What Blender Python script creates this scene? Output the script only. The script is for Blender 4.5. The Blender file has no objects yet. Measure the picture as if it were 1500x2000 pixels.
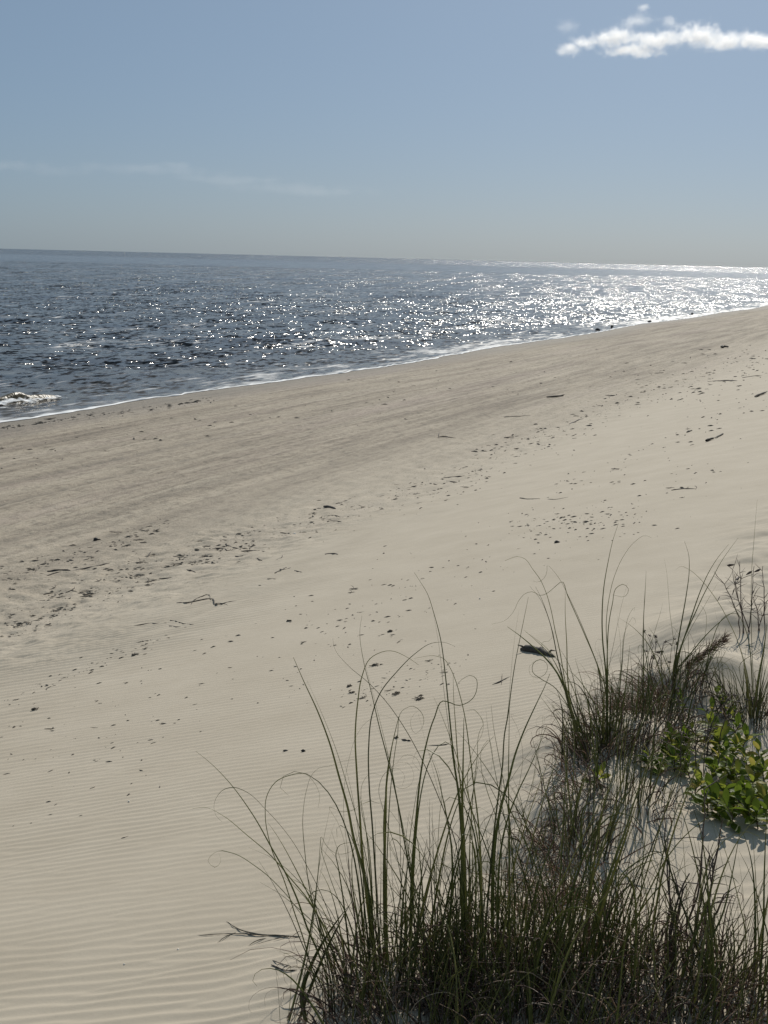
import bpy, math, random
import numpy as np

# ------------------------------------------------------------------ camera, sky, sun
sc = bpy.context.scene
COL = sc.collection
rad = math.radians
CAM = np.array([0.0, 0.0, 4.0])
FPX = 2667.0                                   # focal length in photo pixels (1500 x 2000)
PITCH, ROLL = math.atan(496 / 2667), math.atan(37 / 1500)
_F = np.array([0, math.cos(PITCH), -math.sin(PITCH)])
_R = np.array([1.0, 0, 0]); _U = np.cross(_R, _F)
_R, _U = math.cos(ROLL) * _R + math.sin(ROLL) * _U, -math.sin(ROLL) * _R + math.cos(ROLL) * _U
cd = bpy.data.cameras.new('camera')
cam = bpy.data.objects.new('camera', cd); COL.objects.link(cam)
from mathutils import Matrix, Vector
cam.matrix_world = Matrix([[_R[0], _U[0], -_F[0], CAM[0]], [_R[1], _U[1], -_F[1], CAM[1]],
                           [_R[2], _U[2], -_F[2], CAM[2]], [0, 0, 0, 1]])
cd.sensor_fit = 'VERTICAL'; cd.sensor_height = 24.0; cd.lens = 24.0 * FPX / 2000
cd.clip_start = 0.05; cd.clip_end = 200000
sc.camera = cam

SUN_EL, SUN_AZ = rad(34), rad(15)              # azimuth clockwise from the camera heading (+Y)
world = bpy.data.worlds.new('World'); sc.world = world; world.use_nodes = True
wn = world.node_tree.nodes; wl = world.node_tree.links
bg = wn['Background']
sky = wn.new('ShaderNodeTexSky'); sky.sky_type = 'NISHITA'; sky.sun_disc = False
sky.sun_elevation = SUN_EL; sky.sun_rotation = SUN_AZ
sky.altitude = 0; sky.air_density = 0.7; sky.dust_density = 1.2; sky.ozone_density = 8.0
veil = wn.new('ShaderNodeMix'); veil.data_type = 'RGBA'; veil.inputs[0].default_value = 0.55      # thin even haze over the whole sky
veil.inputs[7].default_value = (4.4, 6.15, 7.4, 1)
wl.new(sky.outputs[0], veil.inputs[6]); wl.new(veil.outputs[2], bg.inputs[0])
bg.inputs[1].default_value = 0.068

sd = bpy.data.lights.new('sun', 'SUN'); sd.energy = 5.0; sd.angle = rad(0.5); sd.color = (1.0, 0.95, 0.86)
sun = bpy.data.objects.new('sun', sd); COL.objects.link(sun)
SUN_DIR = Vector((math.cos(SUN_EL) * math.sin(SUN_AZ), math.cos(SUN_EL) * math.cos(SUN_AZ), math.sin(SUN_EL)))
sun.rotation_euler = SUN_DIR.to_track_quat('Z', 'Y').to_euler()

vs = sc.view_settings
vs.view_transform = 'Standard'; vs.look = 'None'; vs.exposure = -0.29; vs.gamma = 1.0; vs.use_curve_mapping = False
sc.cycles.use_denoising = True
sc.cycles.volume_bounces = 5
sc.cycles.max_bounces = 6; sc.cycles.diffuse_bounces = 3; sc.cycles.glossy_bounces = 2
sc.cycles.transparent_max_bounces = 12
sc.cycles.sample_clamp_indirect = 4.0
sc.cycles.volume_step_rate = 1.0

rng = np.random.default_rng(7)
random.seed(7)

# ------------------------------------------------------------------ helpers
def noise2(x, y, seed=0):
    """smooth value noise, range about -1..1"""
    xi = np.floor(x).astype(np.int64); yi = np.floor(y).astype(np.int64)
    fx = x - xi; fy = y - yi
    fx = fx * fx * fx * (fx * (fx * 6 - 15) + 10); fy = fy * fy * fy * (fy * (fy * 6 - 15) + 10)
    def h(a, b):
        n = (a * 374761393 + b * 668265263 + seed * 1442695041) & 0xffffffff
        n = ((n ^ (n >> 13)) * 1274126177) & 0xffffffff
        n = (n ^ (n >> 16)) & 0xffffffff
        return n / 2147483647.5 - 1.0
    a = h(xi, yi); b = h(xi + 1, yi); c = h(xi, yi + 1); d = h(xi + 1, yi + 1)
    return (a + (b - a) * fx) + ((c + (d - c) * fx) - (a + (b - a) * fx)) * fy

def fbm(x, y, o=3, seed=0):
    s = 0; a = 1.0; t = 0
    for k in range(o):
        s = s + a * noise2(x * 2 ** k + 17.3 * k, y * 2 ** k - 9.1 * k, seed + k); t += a; a *= 0.5
    return s / t

def smooth(e0, e1, x):
    t = np.clip((x - e0) / (e1 - e0), 0, 1); return t * t * (3 - 2 * t)

PHI = rad(23.1)                                 # heading of the shoreline
S_ = np.array([math.sin(PHI), math.cos(PHI)]); N_ = np.array([-math.cos(PHI), math.sin(PHI)])
def to_dt(x, y): return x * N_[0] + y * N_[1], x * S_[0] + y * S_[1]
def from_dt(d, t): return d * N_[0] + t * S_[0], d * N_[1] + t * S_[1]

_pd = np.array([-400, -60, -8, -2.0, 0.5, 1.05, 1.5, 2.6, 4.5, 6.6, 7.4, 9.0, 14., 20.6, 26, 40, 80, 4000])
_pz = np.array([6.0, 3.6, 2.5, 2.32, 2.29, 2.28, 2.17, 1.93, 1.47, 0.98, 0.86, 0.74, 0.43, 0.0, -.35, -1.2, -3, -30])
_td = np.linspace(-12, 40, 2600); _tz = np.interp(_td, _pd, _pz)
_k = np.hanning(36); _k /= _k.sum()
_tz = np.convolve(np.pad(_tz, 18, mode='edge'), _k, mode='same')[18:-18]
def profile(d):
    return np.where((d > -11) & (d < 38), np.interp(d, _td, _tz), np.interp(d, _pd, _pz))

def waterline(t):
    return 20.6 + 0.22 * np.sin(t * 0.21 + 1.0) + 0.16 * np.sin(t * 0.083 + .3) + 0.12 * noise2(t * 0.9, t * 0 + 3.3, 5)

MOUNDS = []                                     # (x, y, height, radius): sand caught by the clumps
def base_height(x, y):
    d, t = to_dt(x, y)
    dw = d - (waterline(t) - 20.6) * smooth(12, 19, d)
    z = profile(dw)
    z = z + 0.05 * fbm(d * 0.55, t * 0.4, 2, 11) * smooth(1.6, 0.2, d) + 0.03 * fbm(d * .35, t * .16, 2, 12) * smooth(1.2, 3, d) * smooth(19, 14, d)
    for mx, my, mh, mr in MOUNDS:
        z = z + mh * np.exp(-((x - mx) ** 2 + (y - my) ** 2) / (mr * mr))
    return z

def ray(px, py):
    v = _F * FPX + _R * (px - 750) + _U * (1000 - py)
    return v / np.linalg.norm(v)

def ground_at(px, py):
    """where the line of sight through a photo pixel meets the sand"""
    v = ray(px, py); lo, hi = 1.5, 1.5
    while hi < 400:
        p = CAM + v * hi
        if p[2] < float(base_height(p[0], p[1])): break
        lo = hi; hi *= 1.06
    for _ in range(14):
        m = (lo + hi) / 2; p = CAM + v * m
        if p[2] < float(base_height(p[0], p[1])): hi = m
        else: lo = m
    p = CAM + v * hi; p[2] = float(base_height(p[0], p[1])); return p

def ground_many(P):
    """the same for many pixels at once"""
    P = np.asarray(P, float)
    v = _F[None] * FPX + _R[None] * (P[:, :1] - 750) + _U[None] * (1000 - P[:, 1:]); v /= np.linalg.norm(v, axis=1)[:, None]
    lo = np.full(len(P), .5); hi = np.full(len(P), 500.); t = .5; done = np.zeros(len(P), bool)
    while t < 400:
        q = CAM + v * t; below = (q[:, 2] < base_height(q[:, 0], q[:, 1])) & ~done
        hi[below] = t; done |= below; lo[~done] = t; t *= 1.03
    for _ in range(24):
        m = (lo + hi) / 2; q = CAM + v * m[:, None]; b = q[:, 2] < base_height(q[:, 0], q[:, 1])
        hi = np.where(b, m, hi); lo = np.where(b, lo, m)
    q = CAM + v * hi[:, None]; q[:, 2] = base_height(q[:, 0], q[:, 1]); return q

def at_depth(px, py, depth):
    """point on the line of sight at a given distance along the camera heading"""
    v = _F * FPX + _R * (px - 750) + _U * (1000 - py)
    return CAM + v * (depth / v[1])

# small hummocks of sand under the clumps on the dune edge
for (mpx, mpy, mh, mr) in [(1180, 1470, .10, .35), (1120, 1600, .10, .28), (1330, 1360, .10, .35), (1465, 1250, .16, .5),
                           (1060, 1880, .06, .35), (760, 1900, .05, .3), (1440, 1330, .08, .4)]:
    g = ground_at(mpx, mpy); MOUNDS.append((g[0], g[1], mh, mr))

def new_mesh(name, verts, faces, mat=None, smooth_shade=True, attrs=None):
    me = bpy.data.meshes.new(name)
    verts = np.asarray(verts, dtype=np.float32)
    if isinstance(faces, np.ndarray):
        nf, k = faces.shape
        me.vertices.add(len(verts)); me.vertices.foreach_set('co', verts.ravel())
        me.loops.add(nf * k); me.loops.foreach_set('vertex_index', faces.ravel().astype(np.int32))
        me.polygons.add(nf)
        me.polygons.foreach_set('loop_start', np.arange(0, nf * k, k, dtype=np.int32))
        me.update(calc_edges=True)
    else:
        me.from_pydata(verts.tolist(), [], faces); me.update()
    if attrs:
        for an, av in attrs.items():
            a = me.attributes.new(an, 'FLOAT', 'POINT'); a.data.foreach_set('value', np.asarray(av, dtype=np.float32).ravel())
    if smooth_shade: me.polygons.foreach_set('use_smooth', np.ones(len(me.polygons), dtype=bool))
    if mat: me.materials.append(mat)
    return me

def link(name, me, parent=None, loc=(0, 0, 0)):
    o = bpy.data.objects.new(name, me); COL.objects.link(o); o.location = loc
    if parent: o.parent = parent
    return o

def tag(o, label=None, cat=None, group=None, kind=None):
    if label: o['label'] = label
    if cat: o['category'] = cat
    if group: o['group'] = group
    if kind: o['kind'] = kind
    return o

def empty(name, loc, label, cat, group=None):
    o = bpy.data.objects.new(name, None); COL.objects.link(o); o.location = loc
    o.empty_display_size = 0.1
    return tag(o, label, cat, group)

def grid_faces(nr, nc):
    i = np.arange(nr - 1)[:, None] * nc + np.arange(nc - 1)[None, :]
    i = i.ravel()
    return np.stack([i, i + 1, i + nc + 1, i + nc], 1)

def ring_radii(segs):
    r = [segs[0][0]]
    for a, b, q in segs:
        while r[-1] < b: r.append(r[-1] * (1 + q))
    return np.array(r)

# ------------------------------------------------------------------ materials
def mat_new(name):
    m = bpy.data.materials.new(name); m.use_nodes = True
    nt = m.node_tree
    return m, nt, nt.nodes['Principled BSDF'], nt.nodes['Material Output']

def N(nt, typ, **kw):
    n = nt.nodes.new(typ)
    for k, v in kw.items(): setattr(n, k, v)
    return n

def ramp(nt, fac, stops, interp='LINEAR'):
    r = N(nt, 'ShaderNodeValToRGB'); r.color_ramp.interpolation = interp
    e = r.color_ramp.elements
    e[0].position, e[0].color = stops[0][0], (*stops[0][1], 1)
    e[1].position, e[1].color = stops[-1][0], (*stops[-1][1], 1)
    for p, c in stops[1:-1]:
        q = e.new(p); q.color = (*c, 1)
    nt.links.new(fac, r.inputs[0]); return r.outputs[0]

def math_(nt, op, a, b=None, c=None, clamp=False):
    n = N(nt, 'ShaderNodeMath', operation=op); n.use_clamp = clamp
    for i, v in enumerate((a, b, c)):
        if v is None: continue
        if isinstance(v, (int, float)): n.inputs[i].default_value = v
        else: nt.links.new(v, n.inputs[i])
    return n.outputs[0]

def vmath(nt, op, a, b=None):
    n = N(nt, 'ShaderNodeVectorMath', operation=op)
    for i, v in enumerate((a, b)):
        if v is None: continue
        if isinstance(v, tuple): n.inputs[i].default_value = v
        else: nt.links.new(v, n.inputs[i])
    return n

def mixc(nt, fac, a, b, blend='MIX'):
    n = N(nt, 'ShaderNodeMix', data_type='RGBA', blend_type=blend)
    for s, v in (('Factor_Float', fac), ('A_Color', a), ('B_Color', b)):
        i = next(k for k in n.inputs if k.identifier == s)
        if isinstance(v, (int, float)): i.default_value = v
        elif isinstance(v, tuple): i.default_value = (*v, 1)
        else: nt.links.new(v, i)
    return next(k for k in n.outputs if k.identifier == 'Result_Color')

def noise_node(nt, vec, scale, detail=3, rough=.55, out='Fac'):
    n = N(nt, 'ShaderNodeTexNoise'); n.inputs['Scale'].default_value = scale
    n.inputs['Detail'].default_value = detail; n.inputs['Roughness'].default_value = rough
    if vec is not None: nt.links.new(vec, n.inputs['Vector'])
    return n.outputs[out]

def sand_material():
    m, nt, b, out = mat_new('dry_sand')
    geo = N(nt, 'ShaderNodeNewGeometry'); pos = geo.outputs['Position']
    mp = N(nt, 'ShaderNodeMapping'); mp.inputs['Rotation'].default_value = (0, 0, PHI)   # long axis along the shore
    nt.links.new(pos, mp.inputs['Vector'])
    st = vmath(nt, 'MULTIPLY', mp.outputs[0], (1.0, 0.07, 1.0)).outputs[0]
    wet = N(nt, 'ShaderNodeAttribute', attribute_name='wet').outputs['Fac']
    beach = N(nt, 'ShaderNodeAttribute', attribute_name='beach').outputs['Fac']
    grit = N(nt, 'ShaderNodeAttribute', attribute_name='grit').outputs['Fac']
    dry = ramp(nt, noise_node(nt, pos, 2.2, 4, .6), [(.3, (.428, .370, .288)), (.7, (.478, .417, .330))])
    # packed lower beach: greyer, with darker mineral bands drawn out along the tide lines
    band = ramp(nt, noise_node(nt, st, 1.6, 5, .6), [(.33, (.272, .226, .174)), (.5, (.388, .328, .253)), (.68, (.472, .405, .315))])
    pinkm = noise_node(nt, st, .55, 3, .6)
    band = mixc(nt, ramp(nt, pinkm, [(.5, (0, 0, 0)), (.72, (.7, .7, .7))]), band, (.40, .325, .275))
    st2 = vmath(nt, 'MULTIPLY', mp.outputs[0], (1.0, 0.05, 1.0)).outputs[0]
    fine = ramp(nt, noise_node(nt, st2, 6.5, 4, .65), [(.36, (.74,) * 3), (.5, (1.0,) * 3), (.66, (1.10,) * 3)])
    band = mixc(nt, 1.0, band, fine, 'MULTIPLY')
    pock_shade = ramp(nt, noise_node(nt, vmath(nt, 'MULTIPLY', mp.outputs[0], (1, .55, 1)).outputs[0], 9, 4, .7), [(.38, (.62,) * 3), (.50, (1.0,) * 3)])  # small shadows of the dents, painted as darker spots in the sand colour
    band = mixc(nt, .8, band, pock_shade, 'MULTIPLY')
    rut = N(nt, 'ShaderNodeAttribute', attribute_name='rut').outputs['Fac']
    band = mixc(nt, rut, band, (.20, .175, .142))  # rut shading put into the colour; sun along the ruts hardly shades them
    c = mixc(nt, beach, dry, band)
    speck = ramp(nt, noise_node(nt, pos, 38, 3, .7), [(.56, (0, 0, 0)), (.70, (1, 1, 1))])
    c = mixc(nt, math_(nt, 'MULTIPLY', speck, math_(nt, 'MULTIPLY', grit, .8)), c, (.15, .125, .10))
    c = mixc(nt, math_(nt, 'MULTIPLY', wet, .75), c, (.17, .150, .125))
    nt.links.new(c, b.inputs['Base Color'])
    nt.links.new(math_(nt, 'SUBTRACT', .92, math_(nt, 'MULTIPLY', wet, .12)), b.inputs['Roughness'])
    b.inputs['Specular IOR Level'].default_value = .25
    grain = noise_node(nt, pos, 420, 2, .6)
    lump = noise_node(nt, pos, 15, 5, .7)
    h = math_(nt, 'ADD', math_(nt, 'MULTIPLY', grain, .0011), math_(nt, 'MULTIPLY', math_(nt, 'MULTIPLY', lump, .055), math_(nt, 'ADD', math_(nt, 'MULTIPLY', beach, .8), .04)))
    bp = N(nt, 'ShaderNodeBump'); bp.inputs['Distance'].default_value = 1.0; bp.inputs['Strength'].default_value = .8
    nt.links.new(h, bp.inputs['Height']); nt.links.new(bp.outputs[0], b.inputs['Normal'])
    return m

def sea_material():
    m, nt, b, out = mat_new('sea_water')
    geo = N(nt, 'ShaderNodeNewGeometry'); pos = geo.outputs['Position']
    mp = N(nt, 'ShaderNodeMapping'); mp.inputs['Rotation'].default_value = (0, 0, rad(8)); nt.links.new(pos, mp.inputs['Vector'])
    p = mp.outputs[0]
    shore = N(nt, 'ShaderNodeAttribute', attribute_name='shore').outputs['Fac']
    gust = ramp(nt, noise_node(nt, vmath(nt, 'MULTIPLY', p, (.0045, .0011, 1)).outputs[0], 1.0, 3, .6), [(.38, (.6,) * 3), (.5, (1.1,) * 3)])
    total = None
    for sx, sy, amp, det in ((.22, .10, .6, 2), (.8, .42, 1.5, 3), (3.6, 1.8, 3.1, 2)):
        nz = noise_node(nt, vmath(nt, 'MULTIPLY', p, (sx, sy, 1)).outputs[0], 1.0, det, .6, 'Color')
        v = vmath(nt, 'SUBTRACT', nz, (.5, .5, .5)).outputs[0]
        v = vmath(nt, 'MULTIPLY', v, (amp * .95, amp * 1.15, 0)).outputs[0]
        total = v if total is None else vmath(nt, 'ADD', total, v).outputs[0]
    calm = math_(nt, 'MULTIPLY_ADD', math_(nt, 'MULTIPLY', shore, .16, clamp=True), .8, .2)
    far = N(nt, 'ShaderNodeAttribute', attribute_name='far').outputs['Fac']
    slick = N(nt, 'ShaderNodeAttribute', attribute_name='slick').outputs['Fac']
    rows = noise_node(nt, vmath(nt, 'MULTIPLY', p, (.30, .016, 1)).outputs[0], 1.0, 4, .7)      # wave groups and wind rows farther out
    rows = ramp(nt, rows, [(.42, (.08,) * 3), (.58, (1.35,) * 3)])
    k = math_(nt, 'MULTIPLY', gust, calm)
    k = math_(nt, 'MULTIPLY', k, math_(nt, 'ADD', math_(nt, 'MULTIPLY', far, rows), math_(nt, 'SUBTRACT', 1.0, far)))
    k = math_(nt, 'MULTIPLY', k, math_(nt, 'SUBTRACT', 1.0, math_(nt, 'MULTIPLY', slick, .8)))
    sc_ = N(nt, 'ShaderNodeVectorMath', operation='SCALE'); nt.links.new(total, sc_.inputs[0]); nt.links.new(k, sc_.inputs['Scale'])
    nn = vmath(nt, 'NORMALIZE', vmath(nt, 'ADD', geo.outputs['Normal'], sc_.outputs[0]).outputs[0]).outputs[0]
    nt.links.new(nn, b.inputs['Normal'])
    # lacy foam left behind by the swash
    fm = N(nt, 'ShaderNodeMapping'); fm.inputs['Rotation'].default_value = (0, 0, PHI); nt.links.new(pos, fm.inputs['Vector'])
    lace = noise_node(nt, vmath(nt, 'MULTIPLY', fm.outputs[0], (2.2, .38, 1)).outputs[0], 1.0, 6, .68)
    patch = noise_node(nt, vmath(nt, 'MULTIPLY', fm.outputs[0], (.30, .07, 1)).outputs[0], 1.0, 2, .5)
    near = ramp(nt, math_(nt, 'MULTIPLY', shore, .16), [(0, (.13,) * 3), (.35, (.06,) * 3), (.8, (-.2, -.2, -.2)), (1.0, (-.6, -.6, -.6))])
    f = math_(nt, 'ADD', math_(nt, 'ADD', lace, near), math_(nt, 'MULTIPLY', math_(nt, 'SUBTRACT', patch, .5), .5))
    foam = ramp(nt, f, [(.58, (0, 0, 0)), (.74, (1, 1, 1))])
    foam = math_(nt, 'MULTIPLY', foam, .75)
    shallow = ramp(nt, math_(nt, 'MULTIPLY', shore, .08), [(0, (.11, .098, .082)), (.5, (.056, .053, .052)), (1, (.046, .047, .050))])
    nt.links.new(mixc(nt, foam, shallow, (.72, .73, .74)), b.inputs['Base Color'])
    nt.links.new(math_(nt, 'MULTIPLY_ADD', foam, .6, .16), b.inputs['Roughness'])
    b.inputs['IOR'].default_value = 1.18
    return m

def foam_material():
    m, nt, b, out = mat_new('sea_foam')
    geo = N(nt, 'ShaderNodeNewGeometry')
    fm = N(nt, 'ShaderNodeMapping'); fm.inputs['Rotation'].default_value = (0, 0, PHI); nt.links.new(geo.outputs['Position'], fm.inputs['Vector'])
    lace = noise_node(nt, vmath(nt, 'MULTIPLY', fm.outputs[0], (5, 1.3, 1)).outputs[0], 1.0, 5, .68)
    edge = N(nt, 'ShaderNodeAttribute', attribute_name='edge').outputs['Fac']
    a = ramp(nt, math_(nt, 'ADD', lace, math_(nt, 'MULTIPLY', edge, .5)), [(.50, (0, 0, 0)), (.66, (1, 1, 1))])
    b.inputs['Base Color'].default_value = (.78, .79, .80, 1); b.inputs['Roughness'].default_value = .75
    nt.links.new(a, b.inputs['Alpha'])
    return m

def blade_material(name, stops, rough=.5, trans=.25, spec=.4):
    m, nt, b, out = mat_new(name)
    tint = N(nt, 'ShaderNodeAttribute', attribute_name='tint').outputs['Fac']
    along = N(nt, 'ShaderNodeAttribute', attribute_name='along').outputs['Fac']
    geo = N(nt, 'ShaderNodeNewGeometry')
    nz = noise_node(nt, geo.outputs['Position'], 30, 2)
    t = math_(nt, 'ADD', tint, math_(nt, 'MULTIPLY', math_(nt, 'SUBTRACT', nz, .5), .3), clamp=True)
    t = math_(nt, 'ADD', t, math_(nt, 'MULTIPLY', math_(nt, 'SUBTRACT', along, .5), .12), clamp=True)
    c = ramp(nt, t, stops)
    nt.links.new(c, b.inputs['Base Color']); b.inputs['Roughness'].default_value = rough
    b.inputs['Specular IOR Level'].default_value = spec
    tr = N(nt, 'ShaderNodeBsdfTranslucent'); nt.links.new(c, tr.inputs['Color'])
    mx = N(nt, 'ShaderNodeMixShader'); mx.inputs[0].default_value = trans
    nt.links.new(b.outputs[0], mx.inputs[1]); nt.links.new(tr.outputs[0], mx.inputs[2]); nt.links.new(mx.outputs[0], out.inputs['Surface'])
    return m

def wood_material(name, c0, c1):
    m, nt, b, out = mat_new(name)
    tc = N(nt, 'ShaderNodeNewGeometry').outputs['Position']
    nz = noise_node(nt, vmath(nt, 'MULTIPLY', tc, (40, 90, 90)).outputs[0], 1.0, 4, .6)
    nt.links.new(ramp(nt, nz, [(.3, c0), (.7, c1)]), b.inputs['Base Color']); b.inputs['Roughness'].default_value = .85
    bp = N(nt, 'ShaderNodeBump'); bp.inputs['Distance'].default_value = .004; nt.links.new(nz, bp.inputs['Height']); nt.links.new(bp.outputs[0], b.inputs['Normal'])
    return m

def plain(name, col, rough=.8):
    m, nt, b, out = mat_new(name)
    nz = noise_node(nt, N(nt, 'ShaderNodeNewGeometry').outputs['Position'], 60, 3)
    nt.links.new(ramp(nt, nz, [(.3, tuple(c * .75 for c in col)), (.7, tuple(min(1, c * 1.2) for c in col))]), b.inputs['Base Color'])
    b.inputs['Roughness'].default_value = rough
    return m

M_SAND = sand_material(); M_SEA = sea_material(); M_FOAM = foam_material()
M_GREEN = blade_material('green_blade', [(0, (.10, .11, .045)), (.5, (.175, .195, .066)), (1, (.30, .29, .12))], .45, .5)
M_DRY = blade_material('dry_blade', [(0, (.115, .082, .070)), (.45, (.25, .165, .125)), (.8, (.38, .28, .195)), (1, (.56, .49, .38))], .5, .4)
M_RUST = blade_material('rusty_root', [(0, (.11, .060, .042)), (.5, (.22, .125, .080)), (1, (.38, .27, .19))], .6, .3)
M_LEAF = blade_material('leaf_green', [(0, (.065, .098, .014)), (.4, (.120, .170, .020)), (.85, (.21, .245, .034)), (1, (.31, .26, .06))], .5, .5, .18)
M_STEM = blade_material('dry_stem', [(0, (.06, .045, .040)), (1, (.16, .115, .09))], .6, .0)
M_WOOD = wood_material('weathered_driftwood', (.030, .026, .023), (.085, .072, .060))
M_WRACK = wood_material('dried_wrack', (.070, .058, .046), (.20, .168, .13))
M_REED = wood_material('grey_reed', (.075, .066, .052), (.17, .15, .115))
M_ROCK = plain('dark_pebble', (.035, .032, .030)); M_SHELL = plain('white_shell', (.75, .72, .66), .5)

# ------------------------------------------------------------------ sand
def ripple_field(x, y, lam, direction, seed, spread=.11, n=26):
    r = np.random.default_rng(seed); z = np.zeros(x.shape, dtype=complex)
    for _ in range(n):
        k = 2 * math.pi / (lam * (1 + spread * r.normal())); a = direction + rad(6) * r.normal()
        z += np.exp(1j * (k * (x * math.cos(a) + y * math.sin(a)) + r.uniform(0, 6.283)))
    ph = np.angle(z); amp = np.clip(np.abs(z) / math.sqrt(n) * 1.6, 0, 1)
    s = (ph / (2 * math.pi)) % 1.0                          # asymmetric: long stoss side, short lee side
    pr = np.where(s < .62, s / .62, (1 - s) / .38)
    return (pr ** 1.35 - .42) * (.35 + .65 * amp)

RIPPLE_DIR = rad(84)                            # direction across the crests
def ruts(d, t):
    rut = np.zeros(d.shape)
    for rd, wdt in ((9.6, .08), (10.4, .09), (12.1, .09), (13.3, .12), (15.0, .1), (15.9, .1), (16.9, .1), (18.2, .14)):
        dd = d - rd - .25 * np.sin(t * .05 + rd) - .06 * noise2(t * .4, t * 0 + rd, 55)
        rut += np.exp(-(dd / wdt) ** 2) * np.clip(.45 + .75 * noise2(t * .12 + rd * 9, t * 0, 56), 0, 1) * (.75 + .25 * np.sin(t * 14 + 2 * np.sin(t * 3)))
    return rut * smooth(7.5, 9.5, d) * smooth(20.2, 18.5, d)

def fine_height(x, y):
    d, t = to_dt(x, y); r = np.hypot(x, y)
    z = np.zeros(x.shape)
    w1 = 1 - smooth(3.9, 5.6, d + .5 * fbm(x * .8, y * .8, 2, 31))
    face = smooth(.2, 1.6, d) * smooth(7.2, 6.0, d + .45 * fbm(d * .9, t * .5, 3, 33)) * smooth(32, 15, r)
    patch = np.clip(.75 + .6 * fbm(x * .55, y * .75, 2, 35), .15, 1.15)
    z += .0045 * ripple_field(x, y, .056, RIPPLE_DIR, 3) * w1 * face * patch
    z += .015 * ripple_field(x, y, .092, RIPPLE_DIR + .05, 4) * (1 - w1) * face * patch
    # gentle swells of the dune face
    # churned wrack belt
    belt = smooth(5.4, 6.6, d + .5 * fbm(d * .8, t * .5, 3, 36)) * smooth(9.2, 7.6, d + .6 * fbm(d * .6, t * .3, 2, 37))
    z += belt * (.026 * fbm(x * 7, y * 7, 3, 41) + .02 * np.abs(fbm(x * 3.1, y * 3.1, 2, 42)))
    # packed beach: long ridges and ruts along the shore
    low = smooth(7.5, 9.5, d) * smooth(20.2, 18.5, d)
    z += low * (.026 * fbm(d * 1.3, t * .05, 4, 51) + .013 * fbm(d * 3.5, t * .22, 2, 52) + .017 * fbm(x * 5, y * 5, 3, 53))
    z -= .034 * ruts(d, t)
    # sand behind the dune edge: faint ripples, small pits
    z += smooth(1.0, .3, d) * (.004 * ripple_field(x, y, .09, rad(100), 8) + .010 * fbm(x * 4.2, y * 4.2, 3, 61))
    # ragged little ledge where the roots hold the edge
    z += .05 * np.clip(fbm(x * 3.4, y * 3.4, 3, 63), -.3, 1) * np.exp(-((d - 1.0) / .33) ** 2)
    return z

def polar(radii, az):
    r, a = np.meshgrid(radii, az, indexing='ij')
    return (r * np.sin(a)).ravel(), (r * np.cos(a)).ravel(), len(radii), len(az)

az = np.concatenate([np.linspace(-math.pi, rad(-24), 90)[:-1], np.linspace(rad(-24), rad(24), 330), np.linspace(rad(24), math.pi, 90)[1:]])
rr = ring_radii([(.12, 2.4, .05), (2.4, 16, .0023), (16, 60, .006), (60, 300, .015), (300, 6000, .06)])
X, Y, nr, nc = polar(rr, az)
Z = base_height(X, Y) + fine_height(X, Y) * (np.hypot(X, Y) > 1.5)
dd, tt = to_dt(X, Y)
dws = dd - (waterline(tt) - 20.6)
wet = smooth(17.6, 20.0, dws + .5 * fbm(dd * .5, tt * .12, 2, 71))
beach = smooth(5.6, 10.5, dd + .7 * fbm(dd * .5, tt * .12, 3, 72))
grit = smooth(5.6, 6.8, dd + .6 * fbm(dd * .7, tt * .4, 3, 73)) * (1 - .55 * smooth(8.0, 10, dd))
sand = link('beach_sand', new_mesh('beach_sand', np.stack([X, Y, Z], 1), grid_faces(nr, nc), M_SAND,
            attrs=dict(wet=wet, beach=beach, grit=grit, rut=np.clip(ruts(dd, tt), 0, 1) * .7)))
tag(sand, kind='structure')

# ------------------------------------------------------------------ sea
def sea_height(x, y):
    d, t = to_dt(x, y); off = d - waterline(t); r = np.hypot(x, y)
    z = np.zeros(x.shape); g = np.random.default_rng(21)
    for i in range(46):
        lam = .9 * (14 / .9) ** (i / 45.)
        a = rad(96) + rad(24) * g.normal()
        if lam > 6: a = rad(100) + rad(12) * g.normal()
        k = 2 * math.pi / lam
        amp = .0019 * lam ** .8 * (.6 + .8 * g.random())
        amp = amp * np.exp(-(r / (lam * 60)) ** 2)
        z += amp * np.cos(k * (x * math.cos(a) + y * math.sin(a)) + g.uniform(0, 6.28))
    z = z + .25 * z * np.abs(z) / .1
    return z * smooth(.2, 5.5, off) - .012 * smooth(2, 0, off)

az = np.concatenate([np.linspace(rad(-160), rad(-22), 70)[:-1], np.linspace(rad(-22), rad(20), 400), np.linspace(rad(20), rad(60), 24)[1:]])
rr = ring_radii([(19, 150, .0036), (150, 1400, .015), (1400, 60000, .05)])
X, Y, nr, nc = polar(rr, az)
dd, tt = to_dt(X, Y)
sea = link('sea', new_mesh('sea', np.stack([X, Y, sea_height(X, Y)], 1), grid_faces(nr, nc), M_SEA, attrs=dict(shore=dd - waterline(tt), far=smooth(60, 260, np.hypot(X, Y)), slick=np.clip(smooth(430, 520, Y + 60 * fbm(X * .006, Y * .002, 2, 97)) * smooth(1250, 900, Y + 90 * fbm(X * .004, Y * .001, 2, 98)), 0, 1))))
tag(sea, kind='structure')

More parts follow.
